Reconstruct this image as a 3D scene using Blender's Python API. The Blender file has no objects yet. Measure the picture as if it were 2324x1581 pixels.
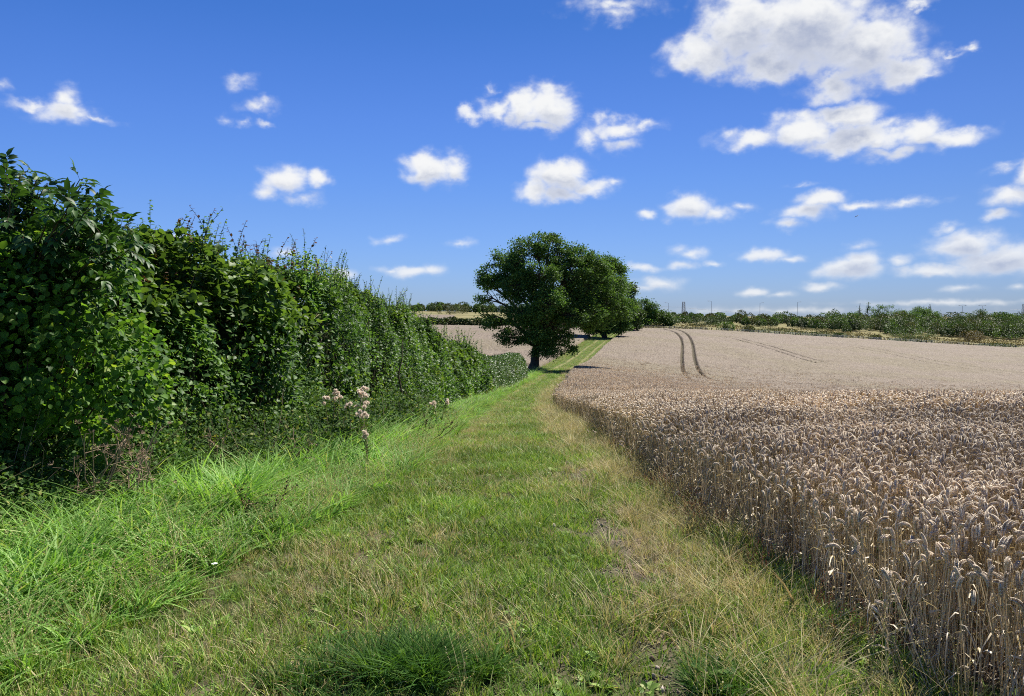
import bpy, math
import numpy as np
from mathutils import Vector

# ------------------------------------------------------------------ scene, camera, sky, sun
scene = bpy.context.scene
col = scene.collection
scene.render.engine = 'CYCLES'
cy = scene.cycles
cy.max_bounces = 8; cy.diffuse_bounces = 5; cy.glossy_bounces = 2; cy.transmission_bounces = 5
cy.transparent_max_bounces = 6; cy.caustics_reflective = False; cy.caustics_refractive = False
cy.use_denoising = False; cy.pixel_filter_type = 'BLACKMAN_HARRIS'; cy.filter_width = 1.05
try:
    cy.denoiser = 'OPENIMAGEDENOISE'; cy.denoising_prefilter = 'ACCURATE'
except Exception: pass
scene.view_settings.view_transform = 'Standard'
scene.view_settings.look = 'None'
scene.view_settings.gamma = 1.0
scene.view_settings.exposure = 0.75

EYE = 1.6
F = 790.0                     # focal length in pixels of the 1024 wide picture
PITCH = math.atan(33/790.0)
cam = bpy.data.cameras.new('camera'); camo = bpy.data.objects.new('camera', cam); col.objects.link(camo)
cam.sensor_width = 36; cam.lens = F/1024*36; cam.clip_start = 0.05; cam.clip_end = 30000
camo.location = (0, 0, EYE); camo.rotation_euler = (math.pi/2 - PITCH, 0, 0)
scene.camera = camo

SUN_EL = math.radians(52); SUN_AZ = math.radians(42)     # azimuth measured from +Y towards +X
sun = bpy.data.lights.new('sun', 'SUN'); suno = bpy.data.objects.new('sun', sun); col.objects.link(suno)
sun.energy = 5.0; sun.angle = math.radians(0.53); sun.color = (1.0, 0.94, 0.84)
sd = Vector((math.sin(SUN_AZ)*math.cos(SUN_EL), math.cos(SUN_AZ)*math.cos(SUN_EL), math.sin(SUN_EL)))
suno.rotation_euler = sd.to_track_quat('Z', 'Y').to_euler()

def vdir(vx, vy):
    """direction of a point of the picture (2324 wide photograph coordinates)"""
    X = (vx*0.440619-512)/F; Y = (348-vy*0.440228)/F
    d = np.array([X, math.cos(PITCH)+Y*math.sin(PITCH), -math.sin(PITCH)+Y*math.cos(PITCH)])
    return d

CLOUDS = [  # azimuth/elevation read off as vx, vy, rx, ry, weight
 (1600,125,95,62,1),(1690,55,120,110,1.1),(1830,60,170,120,1.2),(1960,100,140,100,1.1),(2060,150,90,48,.9),(1900,195,75,42,.9),(1760,140,120,50,1),(2100,165,50,22,.6),
 (1710,315,85,28,.85),(1820,292,95,45,1),(1925,265,80,42,1.1),(1950,315,160,36,1),(2095,300,72,40,.95),(2175,312,80,27,.8),(2030,350,90,18,.6),
 (1245,245,68,55,1.05),(1185,240,62,46,1),(1120,250,40,30,.8),(1072,262,36,14,.55),(1230,288,50,18,.7),
 (1410,290,80,26,.7),(1362,268,20,20,.5),(1335,312,34,26,.6),(1410,328,42,22,.55),(1465,283,40,16,.55),
 (975,387,62,40,1.05),(1028,382,38,34,.85),(955,400,38,26,.8),
 (1270,402,68,42,1.1),(1215,432,46,28,.85),(1335,425,60,24,.8),(1300,388,45,30,.9),(1388,415,26,15,.5),(1270,440,70,22,.8),
 (650,412,55,38,.9),(715,408,36,24,.85),(600,436,42,20,.65),(690,452,40,16,.55),
 (140,218,40,36,.75),(150,252,80,30,.75),(70,238,55,16,.55),(220,268,50,12,.5),
 (545,188,34,18,.38),(590,245,40,18,.5),(550,282,20,11,.45),(510,270,13,16,.32),(600,288,24,9,.38),
 (1565,472,62,34,1),(1622,486,52,20,.7),(1680,474,40,12,.5),(1470,486,22,14,.7),
 (1865,452,62,26,1),(1830,482,66,24,.85),(1790,508,48,15,.6),(1950,464,75,14,.6),(2050,458,85,11,.5),
 (1390,12,95,28,.55),(1395,42,44,22,.45),(2085,4,44,14,.6),(2200,105,20,12,.5),(2150,118,34,8,.35),
 (2295,440,72,30,.9),(2262,488,38,15,.7),(2328,395,34,30,.7),(2280,378,44,10,.36),
 (2190,558,105,36,.95),(2270,592,130,38,1),(2130,612,120,18,.8),(2038,590,36,16,.6),(2152,520,38,14,.55),
 (1930,612,85,26,1),(1958,596,50,26,.95),(1498,645,62,18,.75),(1460,655,44,10,.5),(1712,662,38,12,.8),(1765,669,40,8,.55),
 (1863,651,46,13,.75),(1735,580,58,17,.75),(1795,589,40,9,.5),(1572,572,42,15,.6),(1550,598,38,12,.65),(1458,606,46,10,.65),(1622,596,22,9,.6),
 (935,616,70,15,.85),(885,614,34,10,.6),(985,612,30,16,.7),(780,623,34,17,.75),(885,546,34,10,.5),(1045,550,36,11,.5),(645,575,32,16,.55),
 (395,542,42,18,.6),(2182,655,50,10,.5),(2312,651,28,9,.4),(1945,556,36,12,.4),(1112,205,17,9,.3),(0,195,24,18,.35),
 (2150,688,280,7,.5),(1750,706,330,9,.42),(1820,412,34,6,.3),
]
world = bpy.data.worlds.new('World'); scene.world = world; world.use_nodes = True
wt = world.node_tree; wt.nodes.clear()
def N(t, kind, **kw):
    n = t.nodes.new(kind)
    for k, v in kw.items():
        if k.startswith('in'): n.inputs[int(k[2:])].default_value = v
        else: setattr(n, k, v)
    return n
def M(t, op, a, b=None, c=None, clamp=False):
    n = t.nodes.new('ShaderNodeMath'); n.operation = op; n.use_clamp = clamp
    for i, v in enumerate((a, b, c)):
        if v is None: continue
        if isinstance(v, (int, float)): n.inputs[i].default_value = v
        else: t.links.new(v, n.inputs[i])
    return n.outputs[0]
def VM(t, op, a, b=None, c=None):
    n = t.nodes.new('ShaderNodeVectorMath'); n.operation = op
    for i, v in enumerate((a, b, c)):
        if v is None: continue
        if isinstance(v, (tuple, list)): n.inputs[i].default_value = v
        elif isinstance(v, (int, float)): n.inputs['Scale'].default_value = v
        else: t.links.new(v, n.inputs[i])
    return n.outputs['Value'] if op in ('LENGTH', 'DOT_PRODUCT', 'DISTANCE') else n.outputs['Vector']
def SM(t, v, lo, hi, a=0.0, b=1.0, mode='SMOOTHSTEP'):
    n = t.nodes.new('ShaderNodeMapRange'); n.interpolation_type = mode
    t.links.new(v, n.inputs['Value'])
    n.inputs['From Min'].default_value = lo; n.inputs['From Max'].default_value = hi
    n.inputs['To Min'].default_value = a; n.inputs['To Max'].default_value = b
    return n.outputs['Result']
def MIX(t, f, a, b, mode='MIX'):
    n = t.nodes.new('ShaderNodeMix'); n.data_type = 'RGBA'; n.blend_type = mode
    for s, v in ((n.inputs['Factor'], f), (n.inputs['A'], a), (n.inputs['B'], b)):
        if isinstance(v, (int, float)): s.default_value = v
        elif isinstance(v, (tuple, list)): s.default_value = tuple(v)+((1,) if len(v) == 3 else ())
        else: t.links.new(v, s)
    return n.outputs['Result']
def NOISE(t, vec, scale, detail=2, rough=.5, color=False, lac=2.0):
    n = t.nodes.new('ShaderNodeTexNoise'); n.inputs['Scale'].default_value = scale
    n.inputs['Detail'].default_value = detail; n.inputs['Roughness'].default_value = rough
    n.inputs['Lacunarity'].default_value = lac
    if vec is not None: t.links.new(vec, n.inputs['Vector'])
    return n.outputs['Color'] if color else n.outputs['Fac']

def ramp_(t, v, stops):
    n = t.nodes.new('ShaderNodeValToRGB'); t.links.new(v, n.inputs[0]); e = n.color_ramp.elements
    while len(e) < len(stops): e.new(.5)
    for i, (p, c) in enumerate(stops): e[i].position = p; e[i].color = tuple(c)+(1,)
    return n.outputs[0]

# cloud field as a group: azimuth, elevation (degrees) -> density
cg = bpy.data.node_groups.new('cloud_field', 'ShaderNodeTree')
cg.interface.new_socket('P', in_out='INPUT', socket_type='NodeSocketVector')
cg.interface.new_socket('D', in_out='OUTPUT', socket_type='NodeSocketFloat')
gi = cg.nodes.new('NodeGroupInput'); go = cg.nodes.new('NodeGroupOutput')
acc = None
for (vx, vy, rx, ry, w) in CLOUDS:
    d = vdir(vx, vy); az = math.degrees(math.atan2(d[0], d[1])); el = math.degrees(math.atan2(d[2], math.hypot(d[0], d[1])))
    d1 = vdir(vx+rx, vy); d2 = vdir(vx, vy-ry)
    ra = 1.18*abs(math.degrees(math.atan2(d1[0], d1[1]))-az); re = 1.18*abs(math.degrees(math.atan2(d2[2], math.hypot(d2[0], d2[1])))-el)
    q = VM(cg, 'MULTIPLY_ADD', gi.outputs[0], (1/ra, 1/re, 0), (-az/ra, -el/re, 0))
    L = VM(cg, 'LENGTH', q)
    v = M(cg, 'MULTIPLY_ADD', L, -w, w)
    acc = v if acc is None else M(cg, 'MAXIMUM', acc, v)
cg.links.new(acc, go.inputs[0])

tc = wt.nodes.new('ShaderNodeTexCoord')
sep = wt.nodes.new('ShaderNodeSeparateXYZ'); wt.links.new(tc.outputs['Generated'], sep.inputs[0])
azn = M(wt, 'MULTIPLY', M(wt, 'ARCTAN2', sep.outputs[0], sep.outputs[1]), 180/math.pi)
eln = M(wt, 'MULTIPLY', M(wt, 'ARCSINE', sep.outputs[2]), 180/math.pi)
cmb = wt.nodes.new('ShaderNodeCombineXYZ'); wt.links.new(azn, cmb.inputs[0]); wt.links.new(eln, cmb.inputs[1])
P = cmb.outputs[0]
Pn = VM(wt, 'MULTIPLY', P, (1, 1.35, 1))
# warp strength and noise scale shrink towards the horizon as the clouds get farther
wr = NOISE(wt, Pn, 0.42, 5, .55, True)
wr = VM(wt, 'SUBTRACT', wr, (.5, .5, .5))
amp = SM(wt, eln, 1, 16, 0.8, 2.9, 'LINEAR')
sc_ = wt.nodes.new('ShaderNodeVectorMath'); sc_.operation = 'SCALE'; wt.links.new(wr, sc_.inputs[0]); wt.links.new(amp, sc_.inputs['Scale'])
Pw = VM(wt, 'ADD', P, sc_.outputs[0])
def field(vec):
    g = wt.nodes.new('ShaderNodeGroup'); g.node_tree = cg; wt.links.new(vec, g.inputs[0]); return g.outputs[0]
D0 = field(Pw)
up = wt.nodes.new('ShaderNodeCombineXYZ'); wt.links.new(SM(wt, eln, 1, 20, .45, 2.0, 'LINEAR'), up.inputs[1]); up.inputs[0].default_value = 0.0
D1 = field(VM(wt, 'ADD', Pw, up.outputs[0]))
n1 = NOISE(wt, Pn, 0.85, 5, .47)
n2 = NOISE(wt, Pn, 2.6, 5, .6)
er = M(wt, 'MULTIPLY_ADD', M(wt, 'SUBTRACT', n1, .5), .85, D0)
mask = SM(wt, er, -.14, .55)
mask = M(wt, 'MULTIPLY', mask, SM(wt, eln, 1, 9, .80, 1.0, 'LINEAR'))
mask = M(wt, 'MULTIPLY', mask, SM(wt, er, -.05, .75, .30, 1.0))
shade = M(wt, 'ADD', D1, M(wt, 'MULTIPLY', M(wt, 'SUBTRACT', n2, .5), .55))
shade = M(wt, 'ADD', shade, M(wt, 'MULTIPLY', M(wt, 'SUBTRACT', n1, .5), .9))
thick = SM(wt, M(wt, 'ADD', M(wt, 'MINIMUM', D0, M(wt, 'ADD', D1, .25)), M(wt, 'MULTIPLY', M(wt, 'SUBTRACT', n1, .5), .45)), .25, 1.25, 0.0, .70)
under = SM(wt, shade, .0, 1.1, 0.0, .42)
lit = M(wt, 'SUBTRACT', 1.0, M(wt, 'ADD', thick, under), clamp=True)
ccol = MIX(wt, lit, (0.43, 0.49, 0.66), (0.98, 0.99, 1.0))
sky = wt.nodes.new('ShaderNodeTexSky'); sky.sky_type = 'NISHITA'; sky.sun_disc = False
sky.sun_elevation = SUN_EL; sky.sun_rotation = SUN_AZ; sky.air_density = 1.0; sky.dust_density = 0.4; sky.ozone_density = 2.2; sky.altitude = 50
SKY_STRENGTH = 0.11
CL = wt.nodes.new('ShaderNodeVectorMath'); CL.operation = 'SCALE'; wt.links.new(ccol, CL.inputs[0]); CL.inputs['Scale'].default_value = 1/SKY_STRENGTH*0.56
tintf = M(wt, 'MULTIPLY', eln, 1/25)
tint = ramp_(wt, tintf, [(0.0, (.235, .335, .62)), (.07, (.225, .32, .60)), (.29, (.215, .315, .56)), (.38, (.205, .315, .57)), (.54, (.190, .305, .575)), (.68, (.165, .29, .56)), (.81, (.135, .272, .535)), (1.0, (.125, .26, .53))])
skyc = MIX(wt, 1.0, sky.outputs[0], tint, 'MULTIPLY')
even = wt.nodes.new('ShaderNodeVectorMath'); even.operation = 'SCALE'; wt.links.new(skyc, even.inputs[0]); wt.links.new(SM(wt, azn, -30, 45, 1.33, .775, 'LINEAR'), even.inputs['Scale'])
outc = MIX(wt, mask, even.outputs[0], CL.outputs[0])
bg = wt.nodes.new('ShaderNodeBackground'); bg.inputs['Strength'].default_value = SKY_STRENGTH
wt.links.new(outc, bg.inputs['Color'])
wo = wt.nodes.new('ShaderNodeOutputWorld'); wt.links.new(bg.outputs[0], wo.inputs[0])
world.cycles.sampling_method = 'MANUAL'; world.cycles.sample_map_resolution = 512

# ------------------------------------------------------------------ helpers
def tag(o, label=None, cat=None, group=None, kind=None):
    if label: o['label'] = label
    if cat: o['category'] = cat
    if group: o['group'] = group
    if kind: o['kind'] = kind
    return o
def empty(name, loc=(0, 0, 0)):
    o = bpy.data.objects.new(name, None); o.location = loc; o.empty_display_size = .2; col.objects.link(o); return o

class MB:
    """collects vertices / faces / a random value per vertex; builds ONE mesh object"""
    def __init__(s): s.V = []; s.F = {3: [], 4: []}; s.R = []; s.n = 0; s.mi = {3: [], 4: []}
    def add(s, V, F3=None, F4=None, R=None, mat=0):
        V = np.asarray(V, float).reshape(-1, 3)
        for k, Fk in ((3, F3), (4, F4)):
            if Fk is not None and len(Fk):
                Fk = np.asarray(Fk, np.int64).reshape(-1, k)
                s.F[k].append(Fk+s.n); s.mi[k].append(np.full(len(Fk), mat))
        s.V.append(V); s.R.append(np.full(len(V), .5) if R is None else np.broadcast_to(np.asarray(R, float), (len(V),)))
        s.n += len(V)
    def mesh(s, name, mats, smooth=False):
        me = bpy.data.meshes.new(name)
        V = np.concatenate(s.V) if s.V else np.zeros((0, 3))
        me.vertices.add(len(V)); me.vertices.foreach_set('co', V.astype(np.float32).ravel())
        lo = []; st = []; mi = []; off = 0
        for k in (3, 4):
            if s.F[k]:
                f = np.concatenate(s.F[k]); lo.append(f.ravel()); st.append(off+np.arange(len(f))*k); off += f.size; mi.append(np.concatenate(s.mi[k]))
        lo = np.concatenate(lo); st = np.concatenate(st); mi = np.concatenate(mi)
        me.loops.add(len(lo)); me.loops.foreach_set('vertex_index', lo.astype(np.int32))
        me.polygons.add(len(st)); me.polygons.foreach_set('loop_start', st.astype(np.int32))
        me.polygons.foreach_set('material_index', mi.astype(np.int32))
        if smooth: me.polygons.foreach_set('use_smooth', np.ones(len(st), bool))
        me.update(calc_edges=True)
        a = me.attributes.new('rnd', 'FLOAT', 'POINT'); a.data.foreach_set('value', np.concatenate(s.R).astype(np.float32))
        for m in (mats if isinstance(mats, (list, tuple)) else [mats]): me.materials.append(m)
        return me
    def build(s, name, mats, parent=None, smooth=False, loc=None):
        me = s.mesh(name, mats, smooth)
        o = bpy.data.objects.new(name, me); col.objects.link(o)
        if loc is not None:
            me.transform(__import__('mathutils').Matrix.Translation(-Vector(loc))); o.location = loc
        if parent is not None:
            o.parent = parent
            if loc is None:
                me.transform(__import__('mathutils').Matrix.Translation(-parent.location))
        return o

def unit(v):
    return v/np.maximum(np.linalg.norm(v, axis=-1, keepdims=True), 1e-9)
def hash3(ix, iy, iz, seed):
    h = (ix*374761393 + iy*668265263 + iz*2147483647 + seed*1274126177) & 0xffffffff
    h = ((h ^ (h >> 13))*1274126177) & 0xffffffff
    h = h ^ (h >> 16)
    return (h & 0xffffff)/float(0x1000000)
def vnoise(p, scale=1.0, seed=0):
    p = np.asarray(p, float)*scale
    if p.shape[-1] == 2: p = np.concatenate([p, np.zeros(p.shape[:-1]+(1,))], -1)
    i = np.floor(p).astype(np.int64); f = p-i; f = f*f*(3-2*f)
    r = 0
    for dx in (0, 1):
        for dy in (0, 1):
            for dz in (0, 1):
                w = (f[..., 0] if dx else 1-f[..., 0])*(f[..., 1] if dy else 1-f[..., 1])*(f[..., 2] if dz else 1-f[..., 2])
                r = r + w*hash3(i[..., 0]+dx, i[..., 1]+dy, i[..., 2]+dz, seed)
    return r
def fbm(p, scale, seed=0, octv=3):
    r = 0; a = .5; t = 0
    for o in range(octv):
        r = r+a*vnoise(p, scale*2**o, seed+o*17); t += a; a *= .5
    return r/t

def tube(mb, pts, rad, sides=6, R=.5, cap=False, mat=0):
    pts = np.asarray(pts, float); rad = np.broadcast_to(np.asarray(rad, float), (len(pts),))
    t = np.gradient(pts, axis=0); t = unit(t)
    ref = np.array([0, 0, 1.0]) if abs(t[0][2]) < .9 else np.array([1.0, 0, 0])
    a = unit(np.cross(t, ref)); b = np.cross(t, a)
    an = np.arange(sides)/sides*2*math.pi
    V = pts[:, None]+rad[:, None, None]*(np.cos(an)[None, :, None]*a[:, None]+np.sin(an)[None, :, None]*b[:, None])
    n = len(pts); i = np.arange(n-1)[:, None]*sides; j = np.arange(sides)[None]
    F4 = np.stack([i+j, i+(j+1) % sides, i+sides+(j+1) % sides, i+sides+j], -1).reshape(-1, 4)
    mb.add(V.reshape(-1, 3), None, F4, R, mat)

# leaf templates: x across, y along, z up; folded along the middle
def leaf_tpl(kind):
    if kind == 'simple':
        V = np.array([[0, 0, 0], [.38, .5, .08], [0, 1, -.05], [-.38, .5, .08]]); return V, np.array([[0, 1, 2], [0, 2, 3]]), None
    if kind == 'round':
        V = np.array([[0, 0, 0], [.34, .16, .06], [.47, .5, .1], [.27, .82, .05], [0, 1, -.08], [-.27, .82, .05], [-.47, .5, .1], [-.34, .16, .06], [0, .5, 0]])
        return V, np.array([[0, 1, 8], [1, 2, 8], [2, 3, 8], [3, 4, 8], [4, 5, 8], [5, 6, 8], [6, 7, 8], [7, 0, 8]]), None
    if kind == 'ovate':
        V = np.array([[0, 0, 0], [.3, .28, .07], [0, .28, 0], [-.3, .28, .07], [.26, .62, .04], [0, .62, -.02], [-.26, .62, .04], [0, 1, -.12]])
    if kind == 'leaflet':
        V = np.array([[0, 0, 0], [.2, .28, .05], [0, .28, 0], [-.2, .28, .05], [.17, .62, .02], [0, .62, -.03], [-.17, .62, .02], [0, 1, -.2]])
    if kind == 'lance':
        V = np.array([[0, 0, 0], [.16, .25, .05], [0, .25, .02], [-.16, .25, .05], [.15, .62, 0], [0, .62, -.03], [-.15, .62, 0], [0, 1, -.2]])
    return V, np.array([[0, 1, 2], [0, 2, 3], [4, 7, 5], [5, 7, 6]]), np.array([[1, 4, 5, 2], [2, 5, 6, 3]])
def leaves(mb, Pp, D, Nn, S, kind='simple', R=None, mat=0, rng=None):
    V, F3, F4 = leaf_tpl(kind); k = len(V); n = len(Pp)
    if n == 0: return
    D = unit(D); X = unit(np.cross(D, Nn)); Z = np.cross(X, D)
    S = np.broadcast_to(np.asarray(S, float), (n,))
    W = Pp[:, None]+S[:, None, None]*(V[None, :, 0:1]*X[:, None]+V[None, :, 1:2]*D[:, None]+V[None, :, 2:3]*Z[:, None])
    off = np.arange(n)[:, None, None]*k
    f3 = (F3[None]+off).reshape(-1, 3)
    f4 = (F4[None]+off).reshape(-1, 4) if F4 is not None else None
    if R is None: R = (rng or np.random.default_rng(1)).random(n)
    mb.add(W.reshape(-1, 3), f3, f4, np.repeat(R, k), mat)
def randdir(rng, n):
    return unit(rng.normal(size=(n, 3)))

# ------------------------------------------------------------------ materials
def new_mat(name):
    m = bpy.data.materials.new(name); m.use_nodes = True; t = m.node_tree; t.nodes.clear()
    o = t.nodes.new('ShaderNodeOutputMaterial'); return m, t, o
def ramp(t, v, stops):
    n = t.nodes.new('ShaderNodeValToRGB'); t.links.new(v, n.inputs[0]); e = n.color_ramp.elements
    while len(e) < len(stops): e.new(.5)
    for i, (p, c) in enumerate(stops): e[i].position = p; e[i].color = tuple(c)+(1,)
    return n.outputs[0]
def attr(t, name):
    n = t.nodes.new('ShaderNodeAttribute'); n.attribute_name = name; return n.outputs['Fac']
def foliage(name, stops, transl=.3, rough=.5, spec=.35, var=.25, vscale=.6, tcol=(1.25, 1.2, .5), inst=False, patch=None, pscale=.35):
    m, t, o = new_mat(name)
    r = attr(t, 'rnd')
    if inst:
        oi = t.nodes.new('ShaderNodeObjectInfo')
        r = M(t, 'FRACT', M(t, 'MULTIPLY_ADD', oi.outputs['Random'], .45, M(t, 'MULTIPLY', r, .999)))
    c = ramp(t, r, stops)
    geo = t.nodes.new('ShaderNodeNewGeometry')
    nz = NOISE(t, geo.outputs['Position'], vscale, 3, .55)
    if patch is not None:
        pz = NOISE(t, geo.outputs['Position'], pscale, 3, .6)
        c = MIX(t, SM(t, pz, .48, .66, 0, .8), c, patch)
    k = SM(t, nz, .3, .7, 1-var, 1+var, 'LINEAR')
    s = t.nodes.new('ShaderNodeVectorMath'); s.operation = 'SCALE'; t.links.new(c, s.inputs[0]); t.links.new(k, s.inputs['Scale'])
    c = s.outputs[0]
    p = t.nodes.new('ShaderNodeBsdfPrincipled'); t.links.new(c, p.inputs['Base Color'])
    p.inputs['Roughness'].default_value = rough; p.inputs['Specular IOR Level'].default_value = spec
    tr = t.nodes.new('ShaderNodeBsdfTranslucent'); t.links.new(MIX(t, 1.0, c, tcol, 'MULTIPLY'), tr.inputs['Color'])
    mx = t.nodes.new('ShaderNodeMixShader'); mx.inputs[0].default_value = transl
    t.links.new(p.outputs[0], mx.inputs[1]); t.links.new(tr.outputs[0], mx.inputs[2]); t.links.new(mx.outputs[0], o.inputs[0])
    return m
def plain(name, c1, c2, scale=8, rough=.8, bump=.0, detail=5, spec=.3, metal=0):
    m, t, o = new_mat(name)
    tcn = t.nodes.new('ShaderNodeTexCoord')
    nz = NOISE(t, tcn.outputs['Object'], scale, detail, .6)
    p = t.nodes.new('ShaderNodeBsdfPrincipled')
    t.links.new(ramp(t, nz, [(.3, c1), (.7, c2)]), p.inputs['Base Color'])
    p.inputs['Roughness'].default_value = rough; p.inputs['Specular IOR Level'].default_value = spec; p.inputs['Metallic'].default_value = metal
    if bump:
        b = t.nodes.new('ShaderNodeBump'); b.inputs['Strength'].default_value = bump; t.links.new(nz, b.inputs['Height']); t.links.new(b.outputs[0], p.inputs['Normal'])
    t.links.new(p.outputs[0], o.inputs[0]); return m

G = lambda r, g, b: (r, g, b)
m_oak = foliage('oak_leaves', [(0, G(.050, .110, .026)), (.5, G(.086, .180, .040)), (1, G(.145, .25, .06))], .32, .6, .15, .3, .3)
m_tree2 = foliage('tree_leaves', [(0, G(0.042, 0.083, 0.018)), (.5, G(0.075, 0.143, 0.030)), (1, G(0.120, 0.203, 0.045))], .25, .55, .3, .3, .25)
m_hedge = foliage('hedge_leaves', [(0, G(.040, .095, .024)), (.45, G(.080, .170, .038)), (.85, G(.135, .25, .055)), (1, G(.27, .36, .09))], .44, .5, .3, .38, 1.1)
m_trim = foliage('trimmed_leaves', [(0, G(0.045, 0.090, 0.024)), (.6, G(0.083, 0.158, 0.042)), (.93, G(0.120, 0.225, 0.053)), (1, G(0.195, 0.165, 0.060))], .25, .45, .4, .2, .8)
m_hazel = foliage('hazel_leaves', [(0, G(0.047, 0.115, 0.019)), (.5, G(0.095, 0.216, 0.030)), (.9, G(0.162, 0.324, 0.047)), (1, G(0.297, 0.405, 0.068))], .48, .55, .25, .2, 1.2)
m_hazel2 = foliage('broad_leaves', [(0, G(.045, .095, .022)), (.5, G(.095, .18, .036)), (1, G(.18, .29, .06))], .4, .5, .3, .3, 1.1)
m_elder = foliage('elder_leaves', [(0, G(0.022, 0.064, 0.016)), (.6, G(0.048, 0.120, 0.026)), (1, G(0.088, 0.192, 0.035))], .3, .5, .3, .2, 1.0)
m_redtip = foliage('red_shoot_leaves', [(0, G(.09, .05, .025)), (1, G(.16, .07, .035))], .3, .5, .4)
m_under = foliage('undergrowth_leaves', [(0, G(.030, .075, .018)), (.6, G(.075, .155, .032)), (.93, G(.14, .24, .05)), (1, G(.38, .37, .13))], .34, .65, .15, .4, 1.6)
m_lush = foliage('lush_grass', [(0, G(.12, .25, .045)), (.5, G(.215, .41, .085)), (.9, G(.33, .52, .15)), (1, G(.52, .52, .24))], .42, .5, .2, .30, .9, (1.1, 1.15, .5), True)
m_short = foliage('short_grass', [(0, G(.11, .21, .032)), (.45, G(.195, .345, .058)), (.85, G(.30, .43, .095)), (1, G(.52, .50, .22))], .30, .55, .25, .34, 1.0, (1.15, 1.1, .5), True)
m_straw = foliage('dry_grass', [(0, G(.26, .26, .09)), (.4, G(.46, .42, .19)), (.8, G(.68, .60, .34)), (1, G(.45, .30, .17))], .3, .6, .25, .2, 1.2, (1, .95, .7), True)
m_tuss = foliage('tussock_grass', [(0, G(.035, .095, .018)), (.6, G(.060, .150, .026)), (1, G(.13, .23, .05))], .4, .65, .12, .3, 3, inst=False)
m_red = foliage('red_weed', [(0, G(0.192, 0.084, 0.054)), (.6, G(0.288, 0.132, 0.084)), (1, G(0.384, 0.228, 0.132))], .2, .7, .2, .2, 3, (1, .8, .7), True)
m_wheat = foliage('wheat_straw', [(0, G(.46, .38, .265)), (.5, G(.72, .62, .46)), (1, G(.86, .77, .61))], .34, .55, .35, .16, .7, (1, .93, .8), True)
m_wstem = foliage('wheat_stem', [(0, G(.34, .275, .17)), (.5, G(.60, .50, .34)), (1, G(.77, .67, .48))], .22, .5, .4, .15, .9, (1, .9, .6), True)
m_bark = plain('oak_bark', G(.035, .028, .02), G(.09, .075, .055), 6, .95, .8)
m_twig = plain('twig_bark', G(.05, .035, .022), G(.12, .085, .055), 12, .9)
m_core = plain('hedge_core_shade', G(.012, .016, .008), G(.03, .034, .018), 9, 1.0, spec=0)  # shade inside the hedge, painted as a near-black colour
m_dead = plain('dead_stem', G(.20, .14, .09), G(.40, .30, .20), 10, .9)
m_post = plain('post_wood', G(.10, .085, .065), G(.2, .17, .13), 5, .9)
m_steel = plain('galvanised_steel', G(.22, .25, .30), G(.3, .33, .38), 1, .6, metal=.3)
m_fluff = foliage('thistle_down', [(0, G(.80, .70, .60)), (1, G(.92, .86, .78))], .5, .9, .1, .1, 5, (1, .95, .9))
m_white = plain('white_petal', G(.75, .75, .72), G(.85, .85, .82), 20, .7)

# ------------------------------------------------------------------ terrain height
UC = np.array([-1.6, -.65, -.37, -.09, .03, .10, .133, .228, .356, .648, 1.6])
ROWS = [
 (0, [0]*11), (4, [0]*11),
 (6, [-.03, -.03, -.03, -.03, -.03, -.03, -.02, -.01, 0, 0, 0]),
 (8, [-.14, -.14, -.14, -.15, -.15, -.14, -.12, -.07, -.01, 0, 0]),
 (10, [-.25, -.26, -.28, -.3, -.3, -.28, -.25, -.15, -.03, -.02, -.02]),
 (15, [-.6, -.65, -.7, -.75, -.75, -.72, -.68, -.52, -.52, -.55, -.55]),
 (20, [-1.0, -1.05, -1.12, -1.2, -1.2, -1.17, -1.12, -.98, -1.05, -1.12, -1.15]),
 (28, [-1.7, -1.75, -1.8, -1.88, -1.88, -1.87, -1.84, -1.7, -1.98, -2.1, -2.2]),
 (36, [-2.2, -2.25, -2.3, -2.4, -2.42, -2.43, -2.42, -2.4, -2.95, -3.1, -3.2]),
 (45, [-2.7, -2.75, -2.8, -2.9, -2.92, -2.95, -2.98, -3.2, -3.95, -4.15, -4.3]),
 (60, [-3.3, -3.4, -3.5, -3.6, -3.62, -3.7, -3.8, -4.5, -5.4, -5.8, -6]),
 (75, [-3.8, -3.9, -4.05, -4.2, -4.25, -4.4, -4.6, -5.6, -6.8, -7.3, -7.5]),
 (90, [-4.2, -4.3, -4.5, -4.72, -4.75, -5.0, -5.25, -6.5, -7.9, -8.7, -9]),
 (110, [-4, -4, -4.2, -4.4, -5.0, -5.25, -5.8, -7.0, -8.0, -9.7, -10]),
 (150, [-3.4, -3.4, -3.5, -3.6, -4.5, -4.85, -5.3, -5.4, -6.9, -10, -10.4]),
 (190, [-2.4, -2.4, -2.5, -2.6, -3.3, -3.6, -3.9, -4.2, -6.0, -9.5, -10]),
 (230, [-1.7, -1.7, -1.8, -1.85, -2.3, -2.6, -2.7, -3.0, -4.75, -8.7, -9.4]),
 (245, [-1.4, -1.4, -1.5, -1.6, -2.0, -2.3, -2.4, -2.8, -4.6, -8.6, -9.3]),
 (300, [.9, .9, .9, .9, .3, -.1, -.3, -.75, -2.4, -7.2, -8.2]),
 (350, [2.6, 2.6, 2.6, 2.6, 1.8, .8, .4, -.1, -1.6, -5.5, -6.5]),
 (400, [3.6, 3.6, 3.6, 3.6, 2.2, .8, 0, -.6, -1.6, -4, -5]), (480, [4.2, 4.2, 4.2, 4.2, 3, 1.4, .8, 0, -.8, -2.4, -3]),
 (800, [4.5, 4.5, 4.5, 4.5, 3.5, 2, 1.5, 1, 0, 0, 0]), (12000, [-30]*11)]
_ly = np.linspace(0, math.log(12010/10), 700)            # t = log((y+10)/10)
_gu = np.linspace(-1.6, 1.6, 161)
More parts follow.
